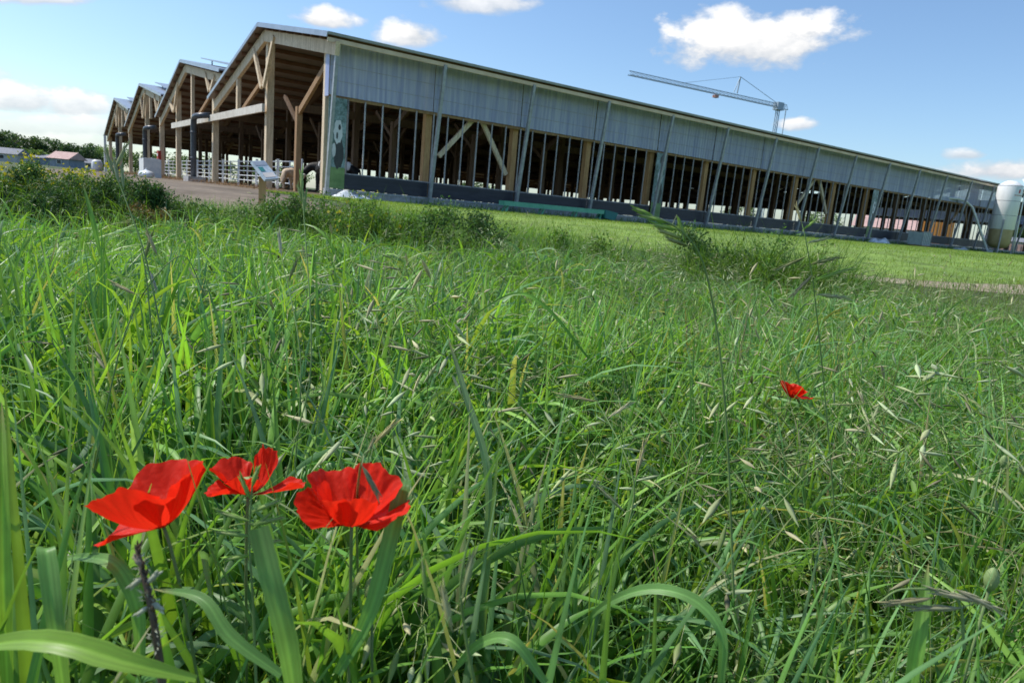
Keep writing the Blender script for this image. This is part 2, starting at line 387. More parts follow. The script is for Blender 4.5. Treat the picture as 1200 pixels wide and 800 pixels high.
# ------------------------------------------------------------------ BARN
barn = empty('cattle_barn', BC, BA)
tag(barn, 'long open timber cattle barn with four stepped gable roofs and translucent side curtains', 'barn')
LEN = 17*SP
HR = [6.82, 7.17, 7.17, 7.2]; HL = [4.45, 4.28, 4.25, 3.9]; PR = 16.83
slopes = []      # (t_low, z_low, t_ridge, z_ridge, side)
for k in range(4):
    tr = 7.5+PR*k; zr = HR[k]
    r0 = (-.86, 5.30) if k == 0 else (PR*k-2.6, 5.62)
    l0 = (PR*(k+1)+(.0 if k < 3 else .6), HL[k])
    # roof: two sheets with thickness, ribbed on top
    mb = MB()
    for (tl, zl) in (r0, l0):
        d = math.hypot(tr-tl, zr-zl); nt_ = np.array([0, -(zr-zl)/d*np.sign(tr-tl), abs(tr-tl)/d])
        a0 = np.array([-.42, tl, zl]); a1 = np.array([-.42, tr, zr]); b0 = np.array([LEN+.5, tl, zl]); b1 = np.array([LEN+.5, tr, zr])
        th = nt_*.09
        mb.add([a0, b0, b1, a1], [(0, 1, 2, 3)], 1)
        mb.add([a0+th, b0+th, b1+th, a1+th], [(0, 1, 2, 3)], 0)
        mb.add([a0, a1, a1+th, a0+th, b0, b1, b1+th, b0+th], [(0, 1, 2, 3), (4, 5, 6, 7), (0, 4, 7, 3)], 0)
    roof = mb.build('roof', [M['sheet'], M['sheet_under']], barn)
    # purlins under the sheets
    mb = MB()
    for (tl, zl) in (r0, l0):
        for j in range(1, 9):
            f = j/9+.02; t_ = tl+(tr-tl)*f; z_ = zl+(zr-zl)*f-.09
            mb.beam((-.3, t_, z_), (LEN+.3, t_, z_), .09, .16)
    mb.build('purlins', M['purlin'], roof)
    for (tl, zl) in (r0, l0):
        MB().beam((-.44, tl, zl-.02), (-.44, tr, zr-.02), .035, .15).build('verge_trim', M['sheet'], roof)
    if k:
        mb = MB(); f0, f1 = .10, .92
        p0 = (r0[0]+(tr-r0[0])*f0, r0[1]+(zr-r0[1])*f0+.30); p1 = (r0[0]+(tr-r0[0])*f1, r0[1]+(zr-r0[1])*f1+.34)
        for s0 in np.arange(.6, LEN-3, 6.0):
            mb.add([(s0, *p0), (s0+5.8, *p0), (s0+5.8, *p1), (s0, *p1), (s0, p0[0], p0[1]+.06), (s0+5.8, p0[0], p0[1]+.06), (s0+5.8, p1[0], p1[1]+.06), (s0, p1[0], p1[1]+.06)],
                   [(0, 1, 2, 3), (4, 5, 6, 7), (0, 1, 5, 4), (1, 2, 6, 5), (2, 3, 7, 6), (3, 0, 4, 7)])
            for fx in (.2, .8):
                a_ = np.array(p0)*(1-fx)+np.array(p1)*fx
                mb.beam((s0+.3, a_[0], a_[1]-.32), (s0+.3, a_[0], a_[1]), .06, .06); mb.beam((s0+5.5, a_[0], a_[1]-.32), (s0+5.5, a_[0], a_[1]), .06, .06)
        mb.build('roof_light', M['sheet'], roof)
    slopes.append((r0, l0, tr, zr))
def roof_z(t, hi=False):
    zs = []
    for (r0, l0, tr, zr) in slopes:
        for (tl, zl) in (r0, l0):
            lo, up = min(tl, tr), max(tl, tr)
            if lo-.01 <= t <= up+.01: zs.append(zl+(zr-zl)*(t-tl)/(tr-tl))
    return (max(zs) if hi else min(zs)) if zs else 5.3
# frames: rafters on the gable front and on every second line inside
def rafter(s, a, b, parent, m, w=.16, h=.46):
    (t0, z0), (t1, z1) = a, b
    return MB().beam((s, t0, z0-h/2-.17), (s, t1, z1-h/2-.17), w, h, up=(0, 0, 1)).build('rafter', m, parent)
for k, (r0, l0, tr, zr) in enumerate(slopes):
    rafter(-.06, r0, (tr, zr), barn, M['wood']); rafter(-.06, l0, (tr, zr), barn, M['wood'])
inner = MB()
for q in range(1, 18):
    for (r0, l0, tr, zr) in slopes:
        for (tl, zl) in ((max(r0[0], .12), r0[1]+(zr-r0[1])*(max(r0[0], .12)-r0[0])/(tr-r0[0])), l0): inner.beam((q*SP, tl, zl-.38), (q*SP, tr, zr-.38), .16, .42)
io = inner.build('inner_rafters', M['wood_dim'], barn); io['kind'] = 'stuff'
# posts
ROWS = [.42, 7.5, 17.5, 28.0, 34.4, 41.2, 51.2, 58.6, 67.3]
rest = MB(); npost = 0
def post(s, t, z1, w, d, m):
    return MB().box(s-w/2, s+w/2, t-d/2, t+d/2, 0, z1).build('post', m, barn)
for q in range(0, 18):
    for t in ROWS:
        z1 = roof_z(t, True)-.3
        s = q*SP+(.02 if q == 0 else 0)
        if q == 0:
            o = post(s+.12, t, z1, .30, .30 if t > 1 else .24, M['wood'])
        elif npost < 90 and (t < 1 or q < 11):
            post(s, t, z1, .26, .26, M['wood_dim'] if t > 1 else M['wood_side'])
        else:
            rest.box(s-.13, s+.13, t-.13, t+.13, 0, z1); continue
        npost += 1
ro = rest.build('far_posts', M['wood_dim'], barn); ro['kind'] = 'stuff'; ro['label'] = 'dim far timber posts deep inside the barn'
# tie beam, hangers and V braces of the front gable
def brace(a, b, w=.12, h=.2, m=None, name='brace', s=-.02):
    return MB().beam((s, *a), (s, *b), w, h).build(name, m or M['wood'], barn)
tb = MB().beam((-.20, 7.2, 3.42), (-.20, 28.3, 3.46), .12, .34).build('tie_beam', M['wood_white'], barn)
for (t, zt) in ((12.0, 0), (22.6, 0), (38.2, 1), (55, 1)):
    zb = 3.5 if not zt else 4.4
    MB().box(-.12, .05, t-.14, t+.14, zb, roof_z(t)-.3).build('hanger', M['wood'], barn)
for t, dt, z0 in ((7.5, 1.5, 4.3), (17.5, 1.1, 4.9), (28.0, 1.5, 4.4), (34.4, 1.2, 4.7), (41.2, 1.2, 4.6), (51.2, 1.2, 4.7), (58.6, 1.2, 4.6)):
    for sg in (-1, 1):
        tt = t+sg*dt
        brace((t+sg*.15, z0), (tt, roof_z(tt, True)-.35), s=-.16)
brace((11.8, 3.6), (7.8, 4.9), m=M['wood_in'], s=.1)
brace((22.4, 3.6), (18.0, 4.9), m=M['wood_in'], s=.1)
# short inner row with knee braces near the gable
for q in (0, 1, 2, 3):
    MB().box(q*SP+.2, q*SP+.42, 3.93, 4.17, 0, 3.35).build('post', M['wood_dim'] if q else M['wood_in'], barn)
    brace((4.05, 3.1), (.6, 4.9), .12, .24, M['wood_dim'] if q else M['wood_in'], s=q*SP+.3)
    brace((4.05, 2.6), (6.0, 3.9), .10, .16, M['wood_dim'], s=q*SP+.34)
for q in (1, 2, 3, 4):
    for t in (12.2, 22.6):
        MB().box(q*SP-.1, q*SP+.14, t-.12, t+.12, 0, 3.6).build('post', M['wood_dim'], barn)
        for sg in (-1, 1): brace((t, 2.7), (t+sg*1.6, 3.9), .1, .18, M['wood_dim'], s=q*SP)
# cross bracing seen through the side openings, behind the curtain
for q0 in (1, 7, 12):
    for (a, b) in (((.15, 1.9), (.52, 3.6)), ((.95, 1.5), (.60, 3.6))):
        MB().beam((q0*SP+a[0]*SP, .46, a[1]), (q0*SP+b[0]*SP, .46, b[1]), .12, .18).build('brace', M['wood'] if q0 in (1, 7) else M['wood_in'], barn)
# inner wood beams along the building
lb = MB()
for t in (7.5, 17.5, 28, 41.2): lb.beam((0.1, t, 3.7 if t > 1 else 4.95), (LEN, t, 3.7 if t > 1 else 4.95), .14, .34)
lb.build('long_beams', M['wood_dim'], barn)
# eave board, rails
MB().box(-.40, LEN+.4, -.80, -.74, 5.08, 5.22).build('eave_board', M['wood_eave'], barn)
MB().box(.05, 14.35*SP, .10, .2, 3.40, 3.50).build('window_head', M['wood_in'], barn)
sill = MB().box(.72, 14.35*SP, .08, .2, .78, .84).build('window_sill', M['mullion'], barn)
# plinth with drain brackets
MB().box(0.02, LEN, -.12, .55, -.5, .24).build('plinth', M['concrete'], barn)
MB().box(0.0, LEN+.02, -.155, -.122, .16, .235).build('plinth_rail', M['galv'], barn)
# curtains
def curtain_mat():
    m, nt = new_mat('translucent_curtain'); N = nt.nodes.new; L = nt.links.new
    out = N('ShaderNodeOutputMaterial'); b = N('ShaderNodeBsdfPrincipled'); tl = N('ShaderNodeBsdfTranslucent'); tp = N('ShaderNodeBsdfTransparent')
    m1 = N('ShaderNodeMixShader'); m2 = N('ShaderNodeMixShader')
    tc = N('ShaderNodeTexCoord'); mp = N('ShaderNodeMapping'); mp.inputs['Scale'].default_value = (5.5, 1, .22)
    nz = N('ShaderNodeTexNoise'); nz.inputs['Scale'].default_value = 1.6; nz.inputs['Detail'].default_value = 6
    L(tc.outputs['Object'], mp.inputs[0]); L(mp.outputs[0], nz.inputs['Vector'])
    cr = N('ShaderNodeValToRGB'); cr.color_ramp.elements[0].position = .3; cr.color_ramp.elements[1].position = .7
    cr.color_ramp.elements[0].color = (.40, .46, .76, 1); cr.color_ramp.elements[1].color = (.78, .84, 1.0, 1)
    L(nz.outputs[0], cr.inputs[0]); L(cr.outputs[0], b.inputs['Base Color']); L(cr.outputs[0], tl.inputs[0])
    b.inputs['Roughness'].default_value = .3; b.inputs['Specular IOR Level'].default_value = .6
    m1.inputs[0].default_value = .3; m2.inputs[0].default_value = .18
    L(b.outputs[0], m1.inputs[1]); L(tl.outputs[0], m1.inputs[2]); L(m1.outputs[0], m2.inputs[1]); L(tp.outputs[0], m2.inputs[2]); L(m2.outputs[0], out.inputs[0])
    return m
M['curtain'] = curtain_mat()
def ribbed(s0, s1, z0, z1, t, per=.19, amp=.022, rows=3):
    n = int((s1-s0)/per*4)+1; xs = np.linspace(s0, s1, n); ys = t+amp*np.sin(xs/per*2*math.pi)
    zs = np.linspace(z0, z1, rows+1)
    X, Z = np.meshgrid(xs, zs); Y = np.broadcast_to(ys, X.shape)+.01*np.sin(Z*9+X*2.1)
    V = np.stack([X, Y, Z], -1).reshape(-1, 3); idx = np.arange(X.size).reshape(X.shape)
    Q = np.stack([idx[:-1, :-1], idx[:-1, 1:], idx[1:, 1:], idx[1:, :-1]], -1).reshape(-1, 4)
    nb = NB(); nb.add(V, Q, np.full(3, .5)); return nb
for q in range(15):
    s0 = q*SP+.03; s1 = min((q+1)*SP-.0, 14.4*SP)
    cu = ribbed(s0, s1, 3.5, 5.26, .0).build('curtain', M['curtain'], barn)
    w = MB()
    for zz in (3.98, 4.5): w.box(s0, s1, -.028, -.022, zz, zz+.012)
    w.build('curtain_cord', M['mullion'], cu)
gc = MB().box(-.02, .0, .0, .36, 3.45, 4.9).build('end_curtain', M['curtain'], barn)
# side windows and windbreak: one frame of bars per bay
for q in range(15):
    s0 = q*SP+(.72 if q == 0 else .03); s1 = min((q+1)*SP, 14.35*SP)
    if q in (4, 9): s0 += .72
    wf = MB()
    j = 0; x = s0
    xs = [q*SP+i*.7 for i in range(0, 6)]
    for x in xs:
        if x < s0+.05: x = s0+.03
        if x < s1: wf.box(x, x+.042, .03, .075, .80, 3.44)
    wf.build('window_bars', M['mullion'], barn)
    MB().box(s0, s1-.02, .035, .06, .255, .80).build('windbreak', M['black'], barn)
# end wall of the barn at its far end
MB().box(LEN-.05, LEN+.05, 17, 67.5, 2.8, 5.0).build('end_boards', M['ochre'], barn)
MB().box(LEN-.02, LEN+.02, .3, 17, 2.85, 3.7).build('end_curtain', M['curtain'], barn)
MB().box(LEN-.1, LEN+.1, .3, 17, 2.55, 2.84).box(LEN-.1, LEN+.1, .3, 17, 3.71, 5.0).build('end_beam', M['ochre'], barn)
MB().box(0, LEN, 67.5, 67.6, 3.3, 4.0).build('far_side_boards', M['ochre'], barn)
# struts
for q in range(18):
    o = MB().beam((q*SP-.04, -.20, -.12), (q*SP-.04, -.80, 5.14), .12, .12, up=(1, 0, 0)).build('strut', M['galv'], barn)
    MB().box(q*SP-.14, q*SP+.06, -.32, -.08, -.14, -.02).build('foot_plate', M['galv'], o)
# floor and feed line
fl = MB().box(.0, LEN, .56, 67.4, -.4, .004).build('barn_floor', mat('barn_bedding', (.12, .085, .05), (.24, .18, .11), .95, scale=.8, fine=.3), barn)
# feed alley straw strip
nb = NB(); n = 5200
ss = U(-1.5, .3, n); tt = 4+U(0, 1, n)*46; P = BC+np.outer(ss, UX)+np.outer(tt, GX); P[:, 2] = ground_z(P[:, 0], P[:, 1])+.02+np.abs(rng.normal(0, .09, n))
leaf_cloud(nb, P, U(.05, .16, n), np.array([(.28, .17, .09)])*U(.5, 1.5, n)[:, None], aspect=.15, up=.0)
tag(nb.build('feed_straw', M['seed']), 'brown spilled silage and straw along the fence line at the open gable', 'straw', kind='stuff')

# ---- printed banners on the barn side
def banner(s0, z0, z1, w, label, seed):
    o = empty('printed_banner', B(s0, -.03, 0), BA); tag(o, label, 'banner', 'printed banners on the barn side')
    m = mat('banner_print', (.05, .11, .09), (.30, .42, .45), .35, scale=2.3+seed*.3, fine=.4, detail=5, lo=.35, hi=.7)
    MB().box(0, w, .01, .035, z0+.75, z1).build('picture_sheet', m, o)
    MB().box(0, w, .008, .035, z0, z0+.749).build('picture_lawn', mat('banner_lawn', (.10, .2, .06), (.2, .33, .12), .35, scale=3), o)
    wh = mat('banner_white', (.55, .58, .6), (.75, .77, .8), .35, scale=3); bk = mat('banner_black', (.02, .025, .03), (.05, .055, .06), .35)
    def blob(cx, cz, rx, rz, mm, y):
        a = MB(); n_ = 18
        pts = [(cx+rx*math.cos(2*math.pi*i/n_)*(1+.13*math.sin(3*i+seed)), y, cz+rz*math.sin(2*math.pi*i/n_)*(1+.1*math.cos(2*i+seed))) for i in range(n_)]
        pts2 = [(p[0], p[1]+.003, p[2]) for p in pts]
        a.add(pts+pts2, [tuple(range(n_))]+[(i, (i+1) % n_, n_+(i+1) % n_, n_+i) for i in range(n_)]); a.build('cow_picture', mm, o)
    blob(w*.55, z0+2.0, w*.24, .42, wh, .002); blob(w*.62, z0+1.25, w*.28, .55, bk, .004); blob(w*.62, z0+2.16, w*.07, .10, bk, -.002); blob(w*.50, z0+1.86, w*.05, .12, bk, -.002)
    blob(w*.35, z0+1.35, w*.10, .25, wh, -.002)
    if seed == 2: blob(w*.6, z0+2.85, w*.22, .22, bk, .002)
    return o
banner(.02, .26, 3.42, .68, 'leafy printed banner with a white cow head at the near barn corner', 0)
banner(4*SP+.02, .26, 3.42, .70, 'grey green printed cow banner on the barn side below the crane jib', 2)
banner(9*SP+.02, .26, 3.42, .70, 'pale printed banner far along the barn side above crumpled plastic', 1)

# ---- drain pipes
def drain(s, t, label):
    o = empty('drain_pipe', B(s, t, 0), BA); tag(o, label, 'drain pipe', 'dark drain pipes in front of the gables')
    p = [(0, 0, .05), (0, 0, 3.05)]
    MB().tube([(0, 0, .22), (0, 0, 1.5), (0, 0, 3.1), (.0, -.08, 3.38), (.0, -.3, 3.5), (.0, -.9, 3.52), (0.5, -1.6, 3.6)], .16, 12).build('pipe', M['pipe'], o, True)
    for z in (1.2, 2.6): MB().tube([(0, 0, z), (0, 0, z+.12)], .18, 12).build('collar', M['pipe'], o, True)
    MB().box(-.45, .45, -.9, .5, -.05, .24).build('base_block', M['concrete'], o)
    return o
drain(-.75, 18.7, 'dark grey elbow pipe standing by the nearest valley post, the tallest looking one')
drain(-.75, 36.2, 'dark elbow pipe beside the pale concrete blocks at the second valley')
drain(-.75, 53.0, 'thin looking dark elbow pipe at the third valley, farthest along the gables')

# ---- cattle fence
def fence_panel(t0, t1, label, s=.9):
    c = B(s, t0, 0); o = empty('cattle_fence_panel', c, BA+math.pi/2); tag(o, label, 'fence panel', 'white tubular cattle fence panels')
    w = t1-t0
    for i in range(5): MB().tube([(0, 0, .3+i*.24), (w, 0, .3+i*.24)], .028, 6).build('rail', M['white_metal'], o)
    for x in (.03, w-.03): MB().tube([(x, 0, 0), (x, 0, 1.38)], .04, 6).build('upright', M['white_metal'], o)
    MB().tube([(w/2, 0, .25), (w/2, 0, 1.3)], .03, 6).build('upright', M['white_metal'], o)
words = ['nearest the corner, left of the cows', 'behind the tilted information board', 'just right of the big front pipe post', 'under the tie beam between pipe and board',
         'immediately left of the near elbow pipe', 'between near pipe and the red box', 'right behind the grey pump', 'beside the pale blocks', 'between second pipe and far post', 'beyond the second pipe', 'below the third gable', 'below the third pipe']
tcur = 5.2
for i in range(12):
    fence_panel(tcur, tcur+3.3, 'white tubular cattle fence panel '+words[i]); tcur += 3.45

# ---- blocks, pump and tall white pole near the second pipe
_b = at(176, 200, 44); o = empty('concrete_block', (_b[0], _b[1], .74), BA); tag(o, 'pale upright concrete block standing left of the second elbow pipe', 'block')
MB().box(-.5, .5, -.9, .9, -.1, 1.15).build('block_body', M['white_metal'], o); MB().box(-.52, .52, -.05, .05, 1.14, 1.2).build('lifting_rib', M['concrete'], o)
_b = at(172, 205, 38); o = empty('rubble_sack', (_b[0], _b[1], .72), BA); tag(o, 'white plastic bag slumped in front of the pale concrete block', 'sack')
mb = MB(); mb.lathe([(.01, 0), (.7, 0.02), (.85, .3), (.7, .6), (.35, .75), (.12, .9), (.2, .98)], 14)
mb.v = [(.5*x*(1+.12*math.sin(7*z+3*x)), .8*y*(1+.1*math.cos(5*x)), .55*z) for x, y, z in mb.v]; mb.build('bag', M['plastic'], o, True)
o = empty('slurry_pump', B(-.9, 31.7, 0), BA); tag(o, 'dark grey pump on wheels with a hose in front of the fence', 'pump')
MB().box(-.35, .35, -.5, .5, .35, 1.05).build('motor_body', M['pipe'], o); MB().tube([(0, -.6, .25), (0, -.48, .25)], .25, 14).build('wheel', M['dark'], o); MB().tube([(0, .48, .25), (0, .6, .25)], .25, 14).build('wheel', M['dark'], o)
MB().tube([(0, .5, .8), (-.3, 1.0, .9), (-.2, 1.2, .3), (0, 1.4, .05)], .06, 8).build('hose', M['pipe'], o, True)
MB().box(-.1, .1, -.3, .3, 1.05, 1.3).build('cowl', M['galv'], o)
o = empty('red_box', B(-.1, 33.6, 1.2), BA); tag(o, 'red equipment box fixed to the timber post by the second valley', 'box')
MB().box(-.2, .0, -.3, .3, 0, .7).build('case', M['red_paint'], o); MB().box(-.215, -.201, -.2, .2, .3, .5).build('label_plate', M['white_metal'], o)
o = empty('steel_pole', B(-2.5, 45.5, 0), BA); tag(o, 'pale galvanised square pole in front of the third gable', 'pole')
MB().box(-.09, .09, -.12, .12, 0, 3.0).build('shaft', M['white_metal'], o); MB().box(-.12, .12, -.15, .15, 3.0, 3.06).build('cap', M['galv'], o)

# ---- cows
def cow(loc, rz, m, label, head_low=True):
    o = empty('cow', loc, rz); tag(o, label, 'cow', 'cows feeding inside the barn')
    vs = [(-.75, 0, 1.15), (-.3, 0, 1.05), (.25, 0, 1.02), (.65, 0, 1.12), (.95, 0, 1.1), (1.2, 0, .85 if head_low else 1.3), (1.32, 0, .62 if head_low else 1.45), (1.48, 0, .38 if head_low else 1.25)]
    rr = [.30, .38, .39, .31, .2, .15, .14, .08]
    ed = [(i, i+1) for i in range(7)]
    def limb(root, pts, rs):
        prev = root
        for p, r_ in zip(pts, rs): vs.append(p); rr.append(r_); ed.append((prev, len(vs)-1)); prev = len(vs)-1
    for sy in (-1, 1):
        limb(3, [(.6, sy*.2, .8), (.6, sy*.22, .42), (.62, sy*.22, .06)], [.14, .07, .06])
        limb(0, [(-.72, sy*.22, .85), (-.66, sy*.24, .62), (-.82, sy*.24, .4), (-.78, sy*.24, .06)], [.2, .11, .07, .06])
        limb(6, [(1.24, sy*.2, .72 if head_low else 1.5)], [.035])
    limb(0, [(-1.02, 0, 1.1), (-1.1, 0, .6)], [.05, .03])
    me = bpy.data.meshes.new('body'); me.from_pydata(vs, ed, []); b = bpy.data.objects.new('body', me); col.objects.link(b); b.parent = o
    sk = b.modifiers.new('skin', 'SKIN'); me.skin_vertices[0].data
    for i, r_ in enumerate(rr): me.skin_vertices[0].data[i].radius = (r_, r_*.95 if i > 3 else r_*.85)
    me.skin_vertices[0].data[1].use_root = True
    ss_ = b.modifiers.new('sub', 'SUBSURF'); ss_.levels = 1; ss_.render_levels = 2
    me.materials.append(m)
    return o
cow(B(1.0, 2.7, .01), BA+math.pi/2-.2, M['cow_black'], 'black and white cow standing side on right beside the corner post')
cow(B(1.9, 4.0, .01), BA+math.pi-.25, M['cow_black'], 'black and white cow facing out, between the cream cow and the corner one')
_cc = cow(B(.7, 6.0, .01), BA+math.pi+.9, M['cow_cream'], 'cream brown cow with lowered head just right of the information board'); _cc.scale = (.72,)*3

# ---- information board on a post
ib = at(307, 243, 13.4); ibz = float(ground_z(ib[0], ib[1]))
o = empty('information_board', (ib[0], ib[1], ibz), .25); tag(o, 'tilted information board on a square wooden post in front of the open gable', 'sign')
top = at(306, 207, 13.4)[2]-ibz
MB().box(-.06, .06, -.06, .06, -.1, top).build('post', mat('ochre_post', (.42, .26, .1), (.55, .36, .16), .8, scale=4, stretch=(3, 3, .5)), o)
_o = np.array([ib[0], ib[1], ibz]); _R = np.array(Matrix.Rotation(-.25, 3, 'Z'))
_tl, _tr, _br, _bl = [_R@(at(*q)-_o) for q in ((294, 190, 13.35), (309, 190, 13.75), (326, 210, 13.45), (310, 212, 13.05))]
c_ = (_tl+_tr+_br+_bl)/4; dx_ = (_br+_bl-_tl-_tr)/4; dy_ = (_tr+_br-_tl-_bl)/4; nn = np.cross(dx_, dy_); nn /= np.linalg.norm(nn)
if nn[2] < 0: nn = -nn
brd = MB(); cs = [c_-dx_-dy_, c_+dx_-dy_, c_+dx_+dy_, c_-dx_+dy_]
brd.add([p-nn*.02 for p in cs]+[p+nn*.03 for p in cs], [(3, 2, 1, 0), (4, 5, 6, 7), (0, 1, 5, 4), (1, 2, 6, 5), (2, 3, 7, 6), (3, 0, 4, 7)])
board = brd.build('board', mat('board_print', (.28, .36, .42), (.46, .52, .55), .3, scale=5, fine=.2), o)
for (a0, a1, b0, b1, mm) in ((-.9, -.45, -.9, .9, M['bluegrey']), (-.3, .2, -.8, -.1, M['teal_paint']), (.35, .85, -.8, .8, M['render'])):
    pm = MB(); pp = [c_+dx_*a0+dy_*b0, c_+dx_*a1+dy_*b0, c_+dx_*a1+dy_*b1, c_+dx_*a0+dy_*b1]
    pm.add([p+nn*.034 for p in pp]+[p+nn*.0365 for p in pp], [(3, 2, 1, 0), (4, 5, 6, 7), (0, 1, 5, 4), (1, 2, 6, 5), (2, 3, 7, 6), (3, 0, 4, 7)]); pm.build('printed_panel', mm, board)

# ---- plastic heaps, green feeder rail, tote, silo, auger
def heap(loc, rx, ry, h, label, seed, m=None):
    rs = np.random.default_rng(seed); n = 26; a = np.linspace(0, 1, n); X, Y = np.meshgrid(np.linspace(-1, 1, n), np.linspace(-1, 1, 14))
    r = np.hypot(X, Y); Z = np.clip(1-r**2, 0, 1)*(.6+.4*np.sin(X*5+seed)*np.cos(Y*4))+.16*rs.random(X.shape)*(r < 1)
    nb = NB(); V = np.stack([X*rx, Y*ry, Z*h], -1); idx = np.arange(X.size).reshape(X.shape)
    nb.add(V.reshape(-1, 3), np.stack([idx[:-1, :-1], idx[:-1, 1:], idx[1:, 1:], idx[1:, :-1]], -1).reshape(-1, 4), np.full(3, .6))
    ob = nb.build('plastic_sheet', m or M['plastic'], smooth=False); ob.location = tuple(loc); ob.rotation_euler = (0, 0, BA); tag(ob, label, 'plastic sheet'); return ob
heap(B(.6, -1.1, -.12), 1.0, .45, .35, 'heap of crumpled white plastic at the foot of the barn corner', 3)
heap(B(9.05*SP, -.9, -.10), 1.4, .5, .5, 'crumpled grey white plastic sheet lying below the far printed banner', 5)
heap(B(12.1*SP, -.8, -.10), 1.6, .4, .3, 'flat strip of white plastic on the grass near the barn end', 6)
def local_empty(name, s, t, label, cat):
    p = B(s, t, 0); z = float(ground_z(p[0], p[1])); o = empty(name, (p[0], p[1], z), BA); tag(o, label, cat); return o
o = local_empty('feed_trough', 1.55*SP, -1.9, 'long low green steel feed trough on legs lying along the barn side', 'trough')
MB().box(0, 5.3, -.16, .16, .26, .31).box(0, 5.3, -.20, -.16, .26, .44).box(0, 5.3, .16, .20, .26, .44).box(-.03, 0, -.2, .2, .26, .44).build('channel', M['green_paint'], o)
for x in (.1, 1.9, 3.7, 5.1): MB().beam((x, -.14, 0), (x+.12, -.1, .27), .06, .06).beam((x, .14, 0), (x+.12, .1, .27), .06, .06).build('leg', M['green_paint'], o)
MB().add([(5.32, -.25, .1), (5.9, -.25, 0.02), (6.1, -.25, .36), (5.32, -.25, .46), (5.32, .25, .1), (5.9, .25, 0.02), (6.1, .25, .36), (5.32, .25, .46)], [(0, 1, 2, 3), (7, 6, 5, 4), (0, 4, 5, 1), (1, 5, 6, 2), (2, 6, 7, 3), (3, 7, 4, 0)]).build('end_box', M['teal_paint'], o)
o = local_empty('water_tote', 10.15*SP, -1.3, 'pale grey green square water tote standing on the lawn by the barn', 'tote')
t_ = MB().box(-.6, .6, -.5, .5, .12, 1.0); t_.build('tank', M['tote'], o)
f_ = MB()
for x in np.linspace(-.62, .62, 6): f_.beam((x, -.52, .1), (x, -.52, 1.05), .03, .03)
for z in (.12, .42, .72, 1.04): f_.beam((-.63, -.53, z), (.63, -.53, z), .03, .03)
f_.build('cage', M['galv'], o); MB().box(-.62, .62, -.55, .55, 0, .10).build('pallet', M['wood_in'], o); MB().tube([(.1, 0, 1.0), (.1, 0, 1.08)], .12, 12).build('lid', M['dark'], o)

sp_ = B(12.8*SP, -2.2, 0); sz = float(ground_z(sp_[0], sp_[1]))
o = empty('feed_silo', (sp_[0], sp_[1], sz), BA); tag(o, 'tall white cylindrical feed silo with tan hopper beside the barn end', 'silo')
MB().lathe([(.80, 1.85), (.84, 1.9), (.84, 5.1), (.80, 5.2), (.5, 5.45), (.3, 5.56), (.02, 5.58)], 40).build('tank', M['silo'], o, True)
MB().lathe([(.80, 1.84), (.79, 1.3), (.77, .75), (.6, .5), (.3, .4), (.02, .38)], 32).build('hopper', M['tan'], o, True)
for a in (.4, 1.97, 3.54, 5.11):
    MB().tube([(.93*math.cos(a), .93*math.sin(a), -.02), (.90*math.cos(a), .90*math.sin(a), 2.6)], .055, 8).build('leg', M['galv'], o)
MB().tube([(.4, -.98, .1), (.4, -.93, 2.2), (.4, -.88, 5.2), (.3, -.6, 5.75)], .05, 8).build('filling_pipe', M['white_metal'], o, True)
for z in (2.9, 4.0, 5.15): MB().lathe([(.842, z), (.849, z+.02), (.842, z+.04)], 40).build('seam_band', M['galv'], o, True)
em = MB(); a0 = -1.95
def on_silo(a, z, r=.846): return (r*math.cos(a), r*math.sin(a), z)
em.add([on_silo(a0-.09, 4.62), on_silo(a0+.09, 4.62), on_silo(a0+.09, 4.86), on_silo(a0, 4.95), on_silo(a0-.09, 4.86)], [(0, 1, 2, 3, 4)])
em.build('red_emblem', M['red_paint'], o)
st = MB()
for i in range(5): a = a0-.42+i*.18; st.add([on_silo(a, 4.42), on_silo(a+.14, 4.42), on_silo(a+.14, 4.5), on_silo(a, 4.5)], [(0, 1, 2, 3)])
st.build('brown_band', mat('faded_red_print', (.45, .25, .2), (.55, .33, .28), .5), o)
# auger pipe
a1 = B(11.9*SP, -.25, 3.75); a2 = B(12.6*SP, -.9, 3.2); a3 = B(12.4*SP, -2.2, .0)
o = empty('auger_pipe', a3, 0); tag(o, 'curved white auger pipe running from the barn curtain down to the silo foot', 'pipe')
pts = [B(11.5*SP, .3, 3.72)-a3, a1-a3+np.array([0, 0, 0.02]), B(12.15*SP, -.45, 3.62)-a3, B(12.32*SP, -.65, 3.25)-a3, np.zeros(3)]
MB().tube(pts, .085, 10).build('pipe', M['white_metal'], o, True); MB().box(-.25, .25, -.25, .25, -.3, .12).build('intake_box', M['galv'], o)

